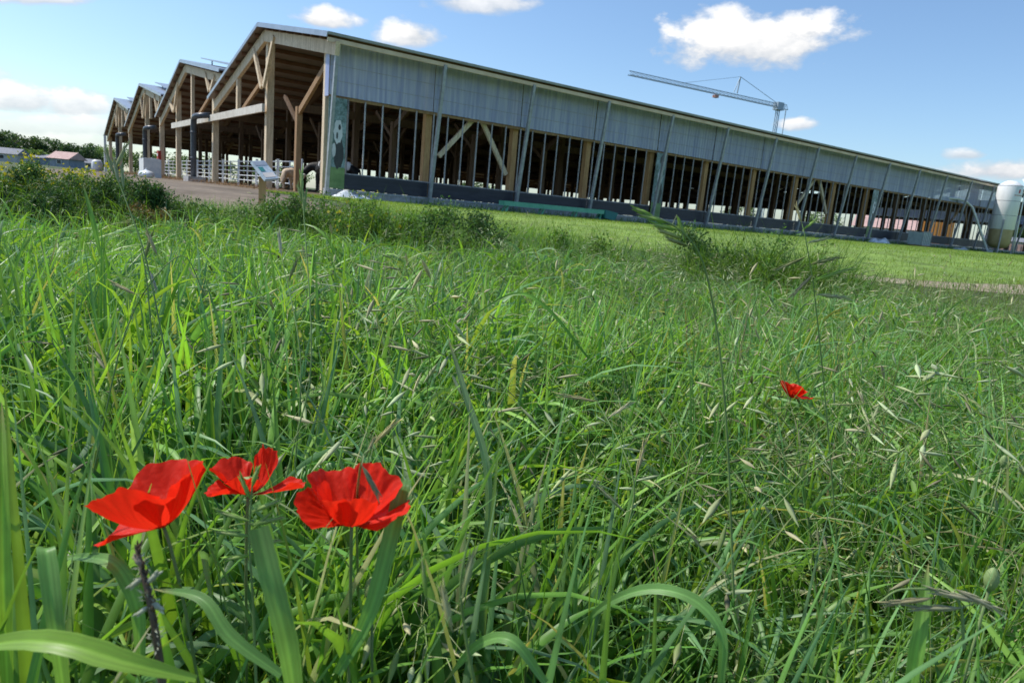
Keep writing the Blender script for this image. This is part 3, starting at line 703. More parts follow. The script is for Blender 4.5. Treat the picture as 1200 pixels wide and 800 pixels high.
# ---- tower crane far behind
mast = at(912, 126, 150.0); zt = mast[2]
def depth_for_z(px, py, z): r_ = ray(px, py); return (z-CAM[2])/r_[2]
tip = CAM+ray(737, 88)*depth_for_z(737, 88, zt+0.0)
jd = tip-mast; jd[2] = 0; JL = float(np.linalg.norm(jd)); jz = math.atan2(jd[1], jd[0])
crane = empty('tower_crane', (mast[0], mast[1], .74), jz); tag(crane, 'blue grey tower crane with a long jib rising behind the barn roof', 'crane')
HT = zt-.74
def lattice(p, q, w, n, m, name, tri=True):
    p = np.array(p, float); q = np.array(q, float); mb = MB(); d = (q-p)/n
    vert = abs(d[2]) > abs(d[0]); e1 = np.array([0, w/2, 0]); e2 = np.array([w/2, 0, 0]) if vert else np.array([0, 0, w])
    ch = [p-e1-(e2 if vert else 0), p+e1-(e2 if vert else 0), p+(e2-(e1 if vert else 0))] + ([p+e1+e2] if vert else [])
    for c in ch: mb.beam(c, c+q-p, .11, .11)
    for i in range(n):
        for a in range(len(ch)):
            b = (a+1) % len(ch); mb.beam(ch[a]+d*i, ch[b]+d*(i+1), .05, .05); mb.beam(ch[a]+d*i, ch[b]+d*i, .045, .045)
    return mb.build(name, m, crane)
lattice((0, 0, 0), (0, 0, HT), .55, 30, M['crane'], 'mast')
lattice((0, 0, HT), (JL, 0, HT), .75, 40, M['crane'], 'jib')
lattice((-2.5, 0, HT-.2), (-.7, 0, HT-.2), 1.1, 2, M['crane'], 'counter_jib')
cat = 0.0
pk = CAM+ray(859, 100)*np.linalg.norm(mast-CAM)
xh = JL*.31; hh = 4.3
ct = MB(); ct.beam((xh, 0, HT+1.0), (xh-.3, 0, HT+hh), .2, .2); ct.beam((xh+1.0, 0, HT+1.0), (xh-.3, 0, HT+hh), .12, .12); ct.build('cat_head', M['crane'], crane)
MB().beam((xh-.3, 0, HT+hh), (.6, 0, HT+.8), .08, .08).build('tie_rod', M['crane'], crane)
MB().beam((xh-.3, 0, HT+hh), (JL*.66, 0, HT+.8), .06, .06).build('tie_rod', M['crane'], crane)
MB().box(-.9, .9, -.7, .7, HT-.6, HT+1.0).build('slewing_cab', M['crane'], crane)
MB().beam((-2.5, 0, HT-.1), (-2.5, 0, HT-6), .14, .14).build('counterweight_rod', M['crane'], crane)
MB().box(JL*.44, JL*.44+1.0, -.4, .4, HT-.75, HT-.25).build('trolley', M['crane_rust'], crane)

# ------------------------------------------------------------------ DISTANT BUILDINGS
def house(px, py_base, depth, w, d, h, rh, rz, wall, roofm, label, cat='house', name='farm_house'):
    p = at(px, py_base, depth); o = empty(name, (p[0], p[1], .70), rz); tag(o, label, cat)
    MB().box(-w/2, w/2, -d/2, d/2, 0, h).build('wall', wall, o)
    r = MB(); ov = .4
    r.add([(-w/2-ov, -d/2-ov, h-.1), (w/2+ov, -d/2-ov, h-.1), (w/2+ov, 0, h+rh), (-w/2-ov, 0, h+rh), (-w/2-ov, d/2+ov, h-.1), (w/2+ov, d/2+ov, h-.1)],
          [(0, 1, 2, 3), (3, 2, 5, 4), (0, 3, 4), (1, 5, 2), (0, 4, 5, 1)])
    r.build('roof', roofm, o)
    n = max(1, int(w/3.0))
    for i in range(n):
        x = -w/2+(i+.5)*w/n; f = MB().box(x-.5, x+.5, -d/2-.05, -d/2-.003, h*.35, h*.78).build('window', M['white_metal'], o); MB().box(x-.4, x+.4, -d/2-.06, -d/2-.052, h*.38, h*.75).build('pane', M['dark'], f)
    return o
house(79, 198, 115, 3.9, 3, 1.45, 1.1, -.25, M['bluegrey'], M['pinkroof'], 'small blue grey shed with a pink tiled roof in the far field', 'shed', 'garden_shed')
house(10, 196, 140, 5.5, 4, 1.7, 1.1, .1, M['render'], M['slate'], 'low farm building with grey roof under the far left trees')
house(47, 197, 150, 5, 5, 1.6, .7, .0, M['bluegrey'], M['slate'], 'flat grey outbuilding between the pink roofed shed and the grey roofed building', 'outbuilding', 'outbuilding')
house(106, 198, 135, 3, 3, 1.3, .7, .3, M['render'], M['slate'], 'small pale hut just left of the last barn gable', 'hut', 'farm_hut')
o = empty('white_tank', at(114, 207, 75)*[1, 1, 0]+[0, 0, .74]); tag(o, 'small white round water tank on the grass left of the last gable', 'tank')
MB().lathe([(.02, 0), (.5, 0), (.52, .3), (.52, .9), (.4, 1.1), (.2, 1.2), (.02, 1.2)], 20).build('shell', M['white_metal'], o, True); MB().tube([(0, 0, 1.19), (0, 0, 1.3)], .15, 12).build('lid', M['dark'], o)
# things seen through the barn
def yardbox(px, depth, w, d, h, m, label, cat, rz=0, zb=.72, name='shipping_container'):
    p = at(px, 280, depth); o = empty(name, (p[0], p[1], zb), rz); tag(o, label, cat)
    MB().box(-w/2, w/2, -d/2, d/2, .15, h).build('body', m, o)
    rb = MB()
    for x in np.arange(-w/2+.2, w/2-.1, .4): rb.box(x, x+.14, -d/2-.05, -d/2-.002, .2, h-.08)
    rb.build('ribs', m, o); MB().box(-w/2, w/2, -d/2, d/2, 0, .146).build('sill_frame', M['galv'], o)
    return o
yardbox(1096, 108, 4.2, 3, 3.9, M['orange'], 'bright orange container seen through the last barn openings left of the auger pipe', 'container', -.5)
yardbox(793, 112, 5.5, 3, 2.3, M['orange'], 'orange and white container glimpsed low through the middle barn openings', 'container', -.2)
house(1050, 288, 125, 14, 8, 2.4, 2.0, -.55, M['render'], M['pinkroof'], 'building with a pink tiled roof seen through the barn near its far end')
house(650, 250, 150, 16, 8, 2.0, 1.0, .1, M['white_metal'], M['sheet'], 'white hall glimpsed through the low middle openings of the barn', 'hall', 'farm_hall')
yardbox(1192, 80, 4.5, 2, 1.1, M['pinkroof'], 'low brick stack behind the silo at the edge of the lawn', 'brick stack', -.6, name='brick_stack')
house(1225, 290, 95, 14, 5, 1.7, .5, -.6, M['render'], M['slate'], 'low pale outbuilding right behind the feed silo', 'outbuilding', 'outbuilding')

# ------------------------------------------------------------------ TREES
def tree(px, depth, top_py, cr, label, tint=(.045, .075, .02), nleaf=4200, group='far trees', zb=.7, wide=1.0):
    tint = tuple(np.array(tint)*2.0); wide = 1+(wide-1)*.4
    p = at(px, top_py, depth); H = p[2]-zb; base = np.array([p[0], p[1], zb])
    o = empty('leafy_tree', base); tag(o, label, 'tree', group)
    mb = MB(); mb.tube([(0, 0, -.1), (.1, 0, H*.25), (0, .1, H*.6), (0, 0, H*.85)], [H*.035, H*.027, H*.015, H*.004], 8)
    cl = []
    for i in range(9):
        a = random.uniform(0, 6.28); zz = random.uniform(.3, .75)*H; e = np.array([math.cos(a)*cr*wide*.7, math.sin(a)*cr*.7, zz+cr*.35])
        mb.tube([(0, 0, zz*.8), (e[0]*.5, e[1]*.5, zz), e], [H*.013, H*.009, H*.003], 5); cl.append(e)
    mb.build('trunk', M['bark'], o, True)
    n_c = 34; nb = NB()
    c = rng.normal(0, 1, (n_c, 3)); c /= np.linalg.norm(c, axis=1)[:, None]; c *= (U(.35, 1, n_c)**.6)[:, None]
    c = c*[cr*wide, cr, (H*.42)]+[0, 0, H*.56]; rr = U(.16, .36, n_c)*cr
    ids = rng.integers(0, n_c, nleaf); d = rng.normal(0, 1, (nleaf, 3)); d /= np.linalg.norm(d, axis=1)[:, None]
    P = c[ids]+d*(rr[ids]*U(.4, 1.05, nleaf))[:, None]
    cc = np.array(tint)[None]*(U(.6, 1.5, n_c)[ids]*U(.75, 1.25, nleaf))[:, None]
    leaf_cloud(nb, P, U(.05, .10, nleaf)*cr+.12, cc, aspect=.7)
    nb.build('crown', M['foliage'], o, smooth=False)
    return o
tree(-22, 150, 148, 5.0, 'dark tree partly cut off at the far left edge behind the grey roofed building', (.035, .06, .022))
tree(5, 165, 156, 5, 'dark rounded tree rising over the grey roofed farm building', (.035, .062, .024))
tree(24, 175, 158, 4.8, 'broad dark green tree above the far left farm buildings', (.04, .07, .024), wide=1.3)
tree(40, 150, 176, 2.9, 'bright green round tree in front of the dark ones', (.08, .13, .03))
tree(53, 185, 161, 3.2, 'thin airy topped tree left of the pink roof', (.045, .08, .03), 2200)
tree(64, 180, 167, 4.2, 'dark spreading tree directly behind the pink roofed shed', (.035, .065, .024), wide=1.25)
tree(96, 170, 169, 4.3, 'dark dome shaped tree between the pink roof and the barn', (.03, .058, .022), wide=1.3)
tree(80, 230, 174, 4.0, 'pale yellow green tree in the gap right of the shed tree', (.12, .17, .05))
tree(120, 200, 172, 5.0, 'pale green tree touching the last barn gable', (.1, .15, .05), wide=1.3)
tree(1196, 105, 236, 4.4, 'dark green tree right behind the white silo', (.04, .07, .022), wide=1.2)
tree(1240, 110, 240, 5, 'dark tree at the right edge beyond the outbuilding', (.04, .07, .022))
for i, (px, dp, tp) in enumerate(((158, 140, 176), (196, 150, 182), (238, 140, 185), (285, 160, 192), (340, 170, 196), (468, 180, 208), (560, 170, 214), (870, 190, 240), (965, 180, 248))):
    tree(px, dp, tp, 4.5, 'green tree beyond the barn seen between its posts, '+('below the third gable', 'below the second gable', 'behind the near elbow pipe', 'left of the information board', 'behind the cows', 'through the first side bay', 'through the second side bay', 'through the middle side bays', 'through the far side bays')[i], (.06, .10, .03), 1800, wide=1.6)

# ------------------------------------------------------------------ BUSHES AND WEED CLUMPS
def bush(px, dist, top_py, rx, label, tint, flowers=None, n=8500, leaf=.034, ry=None, blade_n=160, cat='bush', name='wild_bush', bl=.5):
    p = at(px, top_py, dist); zb = float(ground_z(p[0], p[1])); H = p[2]-zb; ry = ry or rx*.8
    o = empty(name, (p[0], p[1], zb)); tag(o, label, cat, 'wild bushes between meadow and barn')
    if flowers is not None: flowers = (int(flowers[0]*1.8), flowers[1])
    n_c = 26; c = rng.normal(0, 1, (n_c, 3)); c /= np.linalg.norm(c, axis=1)[:, None]; c *= U(.3, .95, n_c)[:, None]
    c[:, 2] = np.abs(c[:, 2])+.15; c[:, 2] *= .82/c[:, 2].max(); c = c*[rx, ry, H]; rr = U(.16, .32, n_c)*min(rx, H*.9)
    ids = rng.integers(0, n_c, n); d = rng.normal(0, 1, (n, 3)); d /= np.linalg.norm(d, axis=1)[:, None]
    P = c[ids]+d*(rr[ids]*U(.2, 1.1, n))[:, None]; 
    # skirt down to the ground
    m_ = n//3; a = U(0, 6.283, m_); rad_ = np.sqrt(U(0, 1, m_)); Q_ = np.stack([np.cos(a)*rad_*rx*1.05, np.sin(a)*rad_*ry*1.05, U(0, .7, m_)*H*(1-.5*rad_)], -1)
    P = np.concatenate([P, Q_]); P = P[(P[:, 2] > 0) & (P[:, 2] < H*1.15)]
    cc = np.array(tint)[None]*U(.55, 1.55, len(P))[:, None]*rng.normal(1, .08, (len(P), 3))
    nb = NB(); leaf_cloud(nb, P, U(.6, 1.5, len(P))*leaf, np.clip(cc, .005, 1), aspect=.42, up=.6); nb.build('leaves', M['foliage'], o, smooth=False)
    nb = NB(); k = blade_n; a = U(0, 6.283, k); r_ = np.sqrt(U(0, 1, k)); P = np.stack([np.cos(a)*r_*rx*1.1, np.sin(a)*r_*ry*1.1, np.zeros(k)], -1)
    blades(nb, P, U(.6, 1.15, k)*(H+.12)*(1-.3*r_), U(.005, .012, k), U(0, 6.283, k), U(0, .3, k), U(.4, 2.2, k), greens(k, bright=.72), 6)
    nb.build('grass_stems', M['leaf'], o)
    if flowers is not None:
        k, fc = flowers; P2 = P = c[rng.integers(0, n_c, k)]+rng.normal(0, 1, (k, 3))*rx*.13; P2[:, 2] = np.abs(P2[:, 2])+H*.2
        P2 = P2[P2[:, 2] < H*1.1]
        nb = NB(); leaf_cloud(nb, P2, U(.025, .06, len(P2)), np.array(fc)[None]*U(.7, 1.2, len(P2))[:, None], aspect=.8); nb.build('flowers', M['seed'], o, smooth=False)
    return o
DG = (.06, .13, .035); MG = (.10, .20, .045); YG = (.14, .25, .05)
bush(-25, 8.6, 192, .8, 'dark bush cut off by the left edge of the meadow bank', DG)
bush(22, 8.8, 185, .75, 'tall bush with small yellow flowers at the left end of the bank', MG, (260, (.55, .5, .03)))
bush(52, 7.9, 204, .6, 'dense dark green bush in front of the yellow flowered one', DG)
bush(72, 9.2, 199, .6, 'low bush sprinkled with yellow blossom below the distant shed', YG, (280, (.6, .55, .03)))
bush(103, 8.6, 203, .6, 'dark rounded bush below the small white tank', DG)
bush(132, 9.2, 198, .6, 'yellow flowering bush in front of the last gables', YG, (300, (.6, .55, .03)))
bush(158, 8.5, 207, .6, 'dark bush in front of the pale concrete block', DG)
bush(188, 8.6, 213, .55, 'dark bush at the right end of the left bank beside the yard', DG, n=7500)
bush(172, 7.6, 236, .35, 'rust brown dead weed clump at the foot of the left bank', (.16, .12, .045), n=2200, cat='weeds', name='weed_clump')
bush(262, 7.6, 238, .5, 'low green weeds in front of the yard left of the board', MG, n=3000, cat='weeds', name='weed_clump')
bush(330, 8.0, 229, .65, 'feathery green weeds right of the information board post', MG, n=9500, blade_n=500, cat='weeds', name='weed_clump')
bush(385, 8.2, 226, .65, 'bushy green weeds below the barn corner', MG, n=9500, blade_n=500, cat='weeds', name='weed_clump')
bush(440, 7.8, 229, .65, 'bushy weeds with a few yellow flowers below the first side bay', YG, (60, (.5, .45, .05)), n=9500, blade_n=500, cat='weeds', name='weed_clump')
bush(495, 7.8, 233, .65, 'dense green weeds below the second strut of the barn', MG, n=9500, blade_n=500, cat='weeds', name='weed_clump')
bush(548, 7.4, 241, .6, 'dark rounded weeds at the left end of the green trough', DG, n=8000, cat='weeds', name='weed_clump')
bush(655, 7.6, 262, .5, 'light green grassy weeds in front of the green trough end', YG, n=5500, blade_n=600, cat='weeds', name='weed_clump')
bush(715, 7.0, 272, .5, 'pale grassy weeds left of the big grass tussock', YG, n=4000, blade_n=700, cat='weeds', name='weed_clump')
bush(845, 6.6, 262, .6, 'dark leafy core of the tussock in front of the lawn', DG, n=8000, blade_n=900, cat='weeds', name='weed_clump')
bush(905, 6.3, 263, .6, 'tall bushy grass tussock standing out against the bright lawn', MG, n=4000, blade_n=2200, cat='weeds', name='grass_tussock')
bush(965, 6.2, 280, .45, 'smaller loose grass tussock right of the tallest one', YG, n=2500, blade_n=1500, cat='weeds', name='grass_tussock')

# ------------------------------------------------------------------ MEADOW
def polar_pts(n, r0, r1, a0=-42, a1=46, pw=1.0):
    r = np.sqrt(U(0, 1, n)**pw*(r1**2-r0**2)+r0**2); a = np.radians(U(a0, a1, n))
    x, y = r*np.sin(a), r*np.cos(a); return x, y, r, np.degrees(a)
def clump_noise(x, y, f=1.0): return np.sin(x*2.1*f+1.3*np.sin(y*1.7*f))*np.cos(y*2.4*f+.8*np.sin(x*3.1*f))
field = NB()
def field_layer(n, r0, r1, Lr, wr, segs, kind='base', a0=-42, a1=46, bright=1.0):
    x, y, r, a = polar_pts(n, r0, r1, a0, a1)
    # tufts: pull roots together
    cx, cy = np.round(x/.11)*.11+rng.normal(0, .014, n), np.round(y/.11)*.11+rng.normal(0, .014, n)
    x, y = x*.35+cx*.65, y*.35+cy*.65
    z = ground_z(x, y); k = clump_noise(x, y)
    right = sstep(-2, 18, a)                                   # finer, drier grass towards the right
    edge = sstep(5.2, 7.5, r)
    hs = (1+.10*k)*(1-.08*right)*(1-.25*edge)
    L = U(*Lr, n)*hs; w = U(*wr, n)*(1-.35*right)
    tuft = np.round(x/.11)*7.3+np.round(y/.11)*3.1
    az = (np.sin(tuft*12.9898)*43758.5453 % 6.283)+rng.normal(0, .9, n)
    if kind == 'culm_leaf':                                    # leaves leaving a culm half way up and arching over
        z = z+U(.08, .44, n)*hs; th0 = U(.12, .55, n); bend = U(1.0, 2.5, n); pw = 1.5
    elif kind == 'arch':
        th0 = np.abs(rng.normal(0, .16, n)); bend = U(1.5, 3.0, n); pw = 2.6
    else:
        th0 = np.abs(rng.normal(0, .12, n)); bend = U(.1, 1.2, n); pw = 2.2
    g = greens(n, (3, 4, 2, 3, 2, 1), bright=bright); g2 = greens(n, (2, 2, 3, 1, 2, 3), bright=bright*.97)
    tint = g*(1-right[:, None]*.55)+g2*right[:, None]*.55
    tint = tint*(1+.14*clump_noise(x+9, y-4, .6))[:, None]
    tip = tint*1.12+np.array([.015, .02, .03]); dry = rng.random(n) < (.04+.07*right); tip[dry] = np.array(STRAW)*U(.6, 1.1, dry.sum())[:, None]
    dead = (rng.random(n) < (.02+.02*right)) & (r > 1.3) & (w < .013); tint[dead] = np.array((.30, .27, .14))*U(.6, 1.2, dead.sum())[:, None]; tip[dead] = tint[dead]
    blades(field, np.stack([x, y, z], -1), L, w, az, th0, bend, tint, segs, power=pw, tip=tip, fold=.16)
def culms(n, r0, r1, a0=-42, a1=46):
    x, y, r, a = polar_pts(n, r0, r1, a0, a1)
    blades(field, np.stack([x, y, ground_z(x, y)], -1), U(.45, .74, n)*(1-.2*sstep(5.2, 7.5, r)), U(.0025, .0045, n), U(0, 6.283, n), U(0, .14, n), U(0, .5, n), greens(n, (2, 3, 0, 4, 1, 0), bright=1.1), 5, fold=.8, prof='stem')
field_layer(1600, .46, 1.25, (.52, .84), (.011, .020), 12, 'base', -50, 54)
field_layer(1050, .46, 1.25, (.60, .90), (.010, .022), 16, 'arch', -50, 54)
field_layer(1300, .50, 1.25, (.24, .46), (.009, .018), 13, 'culm_leaf', -50, 54)
field_layer(300, .46, 1.25, (.42, .78), (.0025, .005), 10, 'base', -50, 54)
field_layer(6500, 1.2, 2.6, (.52, .86), (.012, .022), 9, 'base', -46, 50, bright=1.05)
field_layer(3000, 1.2, 2.6, (.62, .98), (.012, .025), 13, 'arch', -46, 50)
field_layer(4200, 1.2, 2.6, (.26, .50), (.010, .021), 10, 'culm_leaf', -46, 50)
field_layer(600, 1.2, 2.6, (.42, .80), (.0025, .005), 8, 'base', -46, 50)
field_layer(17000, 2.55, 5.8, (.46, .74), (.010, .020), 7, 'base', bright=1.05)
field_layer(14000, 2.55, 5.8, (.24, .48), (.010, .022), 8, 'culm_leaf')
field_layer(12000, 5.6, 7.2, (.30, .50), (.006, .013), 5, 'base')
culms(700, .5, 1.6); culms(1800, 1.6, 3.2); culms(4500, 3, 6.5)
tag(field.build('meadow_grass', M['leaf']), 'tall lush green meadow grass filling the foreground', 'grass', kind='stuff')
# rough short growth between the meadow edge and the barn
rough = NB()
x, y, r, a = polar_pts(52000, 6.8, 15.5, -42, 44); z = ground_z(x, y)
s_, t_ = to_st(x, y); keep = ~((s_ > -2.4) & (t_ > lawn_low(s_))) & ~((t_ > -12) & (s_ > -8.2) & (s_ < -.02-3.2*(1-sstep(-3.5, -.3, t_))))
thin = (s_ > 1) & (t_ > lawn_low(s_)-1.0) & (rng.random(len(x)) < .5); keep &= ~thin
x, y, z = x[keep], y[keep], z[keep]; n = len(x)
blades(rough, np.stack([x, y, z], -1), (U(.10, .34, n)-.10*sstep(0, 3, x))*(1+.3*clump_noise(x, y, .5)), U(.004, .009, n), U(0, 6.283, n), U(0, .5, n), U(.2, 1.6, n), greens(n, bright=1.0)*(1-.35*sstep(1, 4, x))[:, None]+np.array([(.20, .17, .10)])*(.35*sstep(1, 4, x))[:, None], 3)
tag(rough.build('rough_grass', M['leaf']), 'shorter rough grass between the meadow and the barn yard', 'grass', kind='stuff')
lawn = NB(); n = 90000
ss = -2.4+U(0, 1, n)**1.8*75; tt = lawn_low(ss)+U(0, 1, n)**1.3*(-.6-lawn_low(ss)); P = BC+np.outer(ss, UX)+np.outer(tt, GX); P[:, 2] = ground_z(P[:, 0], P[:, 1])+.01
blades(lawn, P, U(.04, .09, n), U(.006, .012, n), U(0, 6.283, n), U(0, .5, n), U(.2, 1.3, n), (np.array([(.17, .275, .040)])+np.array([(.06, -.02, .02)])*(rng.random(n) < .18)[:, None])*(U(.75, 1.3, n)*(1+.2*np.sin(P[:, 0]*.9+2*np.sin(P[:, 1]*.5))*np.sin(P[:, 1]*.7)))[:, None], 2)
n = 7000; ss = U(3, 75, n); tt = -.62-np.abs(rng.normal(0, .22, n)); P = BC+np.outer(ss, UX)+np.outer(tt, GX); P[:, 2] = ground_z(P[:, 0], P[:, 1])+.01
blades(lawn, P, U(.1, .32, n), U(.008, .016, n), U(0, 6.283, n), U(0, .4, n), U(.2, 1.2, n), greens(n, bright=.75), 3)
tag(lawn.build('lawn_grass', M['leaf']), 'short bright green lawn grass along the barn side', 'grass', kind='stuff')

# seed heads
seeds = NB()
def seed_layer(n, tpls, r0, r1, a0, a1, sc_=(.85, 1.15), tilt=.13):
    x, y, r, a = polar_pts(n, r0, r1, a0, a1); P = np.stack([x, y, ground_z(x, y)], -1)
    place_tpl(seeds, tpls, P, U(*sc_, n), U(0, 6.283, n), tilt)
seed_layer(170, TPL_B, .75, 2.4, -14, 44); seed_layer(330, TPL_B, 2.4, 6.0, -4, 40); seed_layer(60, TPL_B, .9, 2.4, -40, -6); seed_layer(70, TPL_B, 2.4, 6, -38, -4)
seed_layer(75, TPL_O, .75, 2.4, -14, 44); seed_layer(110, TPL_O, 2.4, 6.2, -4, 40); seed_layer(34, TPL_O, .9, 2.5, -40, -5); seed_layer(30, TPL_O, 2.4, 6, -38, -4)
seed_layer(80, TPL_S, .7, 2.6, -44, 44); seed_layer(140, TPL_S, 2.4, 6, -38, 38)
seed_layer(24, TPL_C, .9, 3, -40, 44); seed_layer(80, TPL_C, 3, 7, -38, 38)
tag(seeds.build('grass_seedheads', M['seed']), 'drooping pale grass seed heads scattered through the meadow', 'seed heads', kind='stuff')

# ------------------------------------------------------------------ POPPIES
def poppy_mat():
    m, nt = new_mat('poppy_petal'); N = nt.nodes.new; L = nt.links.new
    out = N('ShaderNodeOutputMaterial'); b = N('ShaderNodeBsdfPrincipled'); tr = N('ShaderNodeBsdfTranslucent'); mx = N('ShaderNodeMixShader')
    a = N('ShaderNodeAttribute'); a.attribute_name = 'tint'
    L(a.outputs['Color'], b.inputs['Base Color']); L(a.outputs['Color'], tr.inputs[0])
    b.inputs['Roughness'].default_value = .5; b.inputs['Specular IOR Level'].default_value = .25
    uv = N('ShaderNodeUVMap'); nz = N('ShaderNodeTexNoise'); mp = N('ShaderNodeMapping'); tc = N('ShaderNodeTexCoord')
    mp.inputs['Scale'].default_value = (1, 1, 1); L(tc.outputs['Object'], mp.inputs[0]); nz.inputs['Scale'].default_value = 130; nz.inputs['Detail'].default_value = 4
    L(mp.outputs[0], nz.inputs['Vector']); bp = N('ShaderNodeBump'); bp.inputs['Strength'].default_value = .8; bp.inputs['Distance'].default_value = .0012
    L(nz.outputs[0], bp.inputs['Height']); L(bp.outputs[0], b.inputs['Normal'])
    mx.inputs[0].default_value = .5; L(b.outputs[0], mx.inputs[1]); L(tr.outputs[0], mx.inputs[2]); L(mx.outputs[0], out.inputs[0])
    return m
M['poppy'] = poppy_mat()
def petal(parent, az, open_, L, spread, seed, ruf=.006, red=(.92, .030, .010), cup_a=1.35, blotch=.12):
    """one crumpled petal of a cup: az direction, open_ final angle from the axis"""
    rs = np.random.default_rng(seed); nu, nv = 61, 31
    u = np.linspace(-1, 1, nu)[None, :]; v = np.linspace(0, 1, nv)[:, None]
    ph = rs.uniform(0, 6.28, 6)
    Lu = L*(1-.22*np.abs(u)**3.5+.03*np.sin(5*u+ph[0])+.02*np.sin(11*u+ph[1])+.012*np.sin(23*u+ph[4]))
    rho = Lu*v; fan = spread*(.72+.28*v)
    a = az+u*fan
    ruff = ruf*v**2*(np.sin(3.1*u+ph[2])+.35*np.sin(7*u+ph[3]+2*v)+.12*np.sin(17*u+ph[5]))+.00030*v*(np.sin(13*u+9*v+ph[0])+np.sin(21*u-14*v+ph[1])+.8*np.sin(31*u+ph[4]+5*np.sin(6*v)))
    al2 = open_+(cup_a-open_)*(1-v)**1.4+ruff/np.maximum(rho, .006)+.05*np.cos(az)
    # integrate profile so the petal curves outwards
    X = rho*np.sin(al2)*np.cos(a); Y = rho*np.sin(al2)*np.sin(a); Z = rho*np.cos(al2)*np.ones_like(u)
    V = np.stack([X, Y, Z], -1); idx = np.arange(nu*nv).reshape(nv, nu)
    Q = np.stack([idx[:-1, :-1], idx[:-1, 1:], idx[1:, 1:], idx[1:, :-1]], -1).reshape(-1, 4)
    k = 1-blotch*np.exp(-(v/.16)**2)*np.ones_like(u); vein = 1-.05*(np.sin(u*34+ph[2])*.5+.5)*np.ones_like(v)
    C = np.array(red)[None, None, :]*(k*vein)[..., None]
    nb = NB(); nb.add(V.reshape(-1, 3), Q, C.reshape(-1, 3)); o = nb.build('petal', M['poppy'], parent)
    return o
def poppy(loc, axis, petals, label, stem_to, scale=1.0, centre=True, spin=0.0):
    loc = np.array(loc, float); root = empty('poppy', loc); tag(root, label, 'poppy', 'red poppies in the meadow')
    z = Vector(axis).normalized(); q = z.to_track_quat('Z', 'Y')
    root.rotation_mode = 'QUATERNION'; zx = Vector((1, 0, 0)); zx = (zx-z*zx.dot(z)).normalized(); zy = z.cross(zx); root.rotation_quaternion = Matrix((zx, zy, z)).transposed().to_quaternion(); root.scale = (scale,)*3
    for i, pz in enumerate(petals): petal(root, *pz)
    if centre:
        mb = MB(); mb.lathe([(.001, 0), (.0045, .004), (.006, .010), (.0055, .013), (.0075, .0145), (.001, .0155)], 12)
        cap = mb.build('seed_capsule', M['pod'], root, True)
        st = MB()
        for i in range(26):
            a = i*2.4; r_ = .007+.003*random.random(); h = .006+.007*random.random()
            st.tube([(0.003*math.cos(a), .003*math.sin(a), .001), (r_*math.cos(a), r_*math.sin(a), h)], .0003, 3); st.tube([(r_*math.cos(a), r_*math.sin(a), h), (r_*1.05*math.cos(a), r_*1.05*math.sin(a), h+.0022)], .0009, 4)
        st.build('stamens', M['stamen'], root)
    # stem in world space, brought into the root's frame
    base = np.array(stem_to, float); up = np.array(axis, float); up /= np.linalg.norm(up)
    Mi = (Matrix.Translation(Vector(loc)) @ root.rotation_quaternion.to_matrix().to_4x4() @ Matrix.Scale(scale, 4)).inverted()
    P0, P1, P2, P3 = loc, loc-up*.06, base+np.array([0, 0, .35*(loc[2]-base[2])+.1]), base
    pts = []
    for t in np.linspace(0, 1, 16): pts.append(((1-t)**3)*P0+3*(1-t)**2*t*P1+3*(1-t)*t*t*P2+t**3*P3)
    pl = [Mi @ Vector(p) for p in pts]; mb = MB(); mb.tube([tuple(p) for p in pl], .0014/scale, 6)
    mb.build('stem', M['pop_stem'], root, True)
    hr = MB()
    for i in range(170):
        t = random.uniform(.02, .9)*15; j = int(t); p = np.array(pl[j])*(1-(t-j))+np.array(pl[j+1])*(t-j); d = np.random.default_rng(i).normal(0, 1, 3); d /= np.linalg.norm(d)
        hr.tube([p, p+d*.0042/scale], .00012/scale, 3, cap=False)
    hr.build('stem_hairs', M['pop_stem'], root)
    return root
M['pod'] = mat('poppy_capsule', (.16, .24, .08), (.26, .34, .13), .6, scale=60)
M['stamen'] = mat('dark_stamens', (.015, .01, .02), (.03, .02, .03), .7)
M['pop_stem'] = mat('poppy_stem', (.12, .19, .06), (.18, .24, .09), .6, scale=30)

def gpt(px, py, d):
    p = at(px, py, d); return p
# flower frame: az 0 points right in the photo, pi/2 away from the viewer, pi left, -pi/2 towards the viewer
H_ = math.pi/2
p = at(192, 618, .53)
poppy(p, (-.42, .10, .9), [(H_, .80, .060, 1.15, 11, .005), (math.pi+.1, 1.42, .047, .85, 12, .004), (.15, .85, .052, 1.0, 13, .005), (-H_-.35, .80, .056, 1.05, 14, .004), (-H_+.9, .9, .050, .8, 15, .005)],
      'left poppy seen from the side, its cup tipping towards the left edge', (p[0]+.05, p[1]+.03, 0))
p = at(291, 580, .60)
poppy(p, (.02, .16, 1), [(H_-.5, .42, .044, .75, 21, .005), (math.pi-.35, .98, .041, .95, 22, .005), (.12, 1.22, .048, .60, 23, .004), (-H_-.15, .85, .026, 1.2, 24, .004), (math.pi+.5, 1.45, .034, .6, 25, .004)],
      'middle poppy behind a green seed head, petals pointing up', (p[0]-.01, p[1]+.05, 0))
p = at(412, 615, .53)
poppy(p, (0, -.12, 1), [(H_-.55, .80, .050, .95, 31, .004), (math.pi-.6, .90, .050, .9, 32, .005), (.05, 1.12, .048, .8, 33, .004), (-H_-.75, .66, .045, 1.05, 34, .003), (-H_+.45, .62, .043, 1.1, 36, .003), (math.pi+.25, 1.12, .046, .85, 35, .004)],
      'open poppy on the right of the front three, a striped grass seed hanging over it', (p[0]+.0, p[1]+.05, 0))
p = at(927, 466, 1.5)
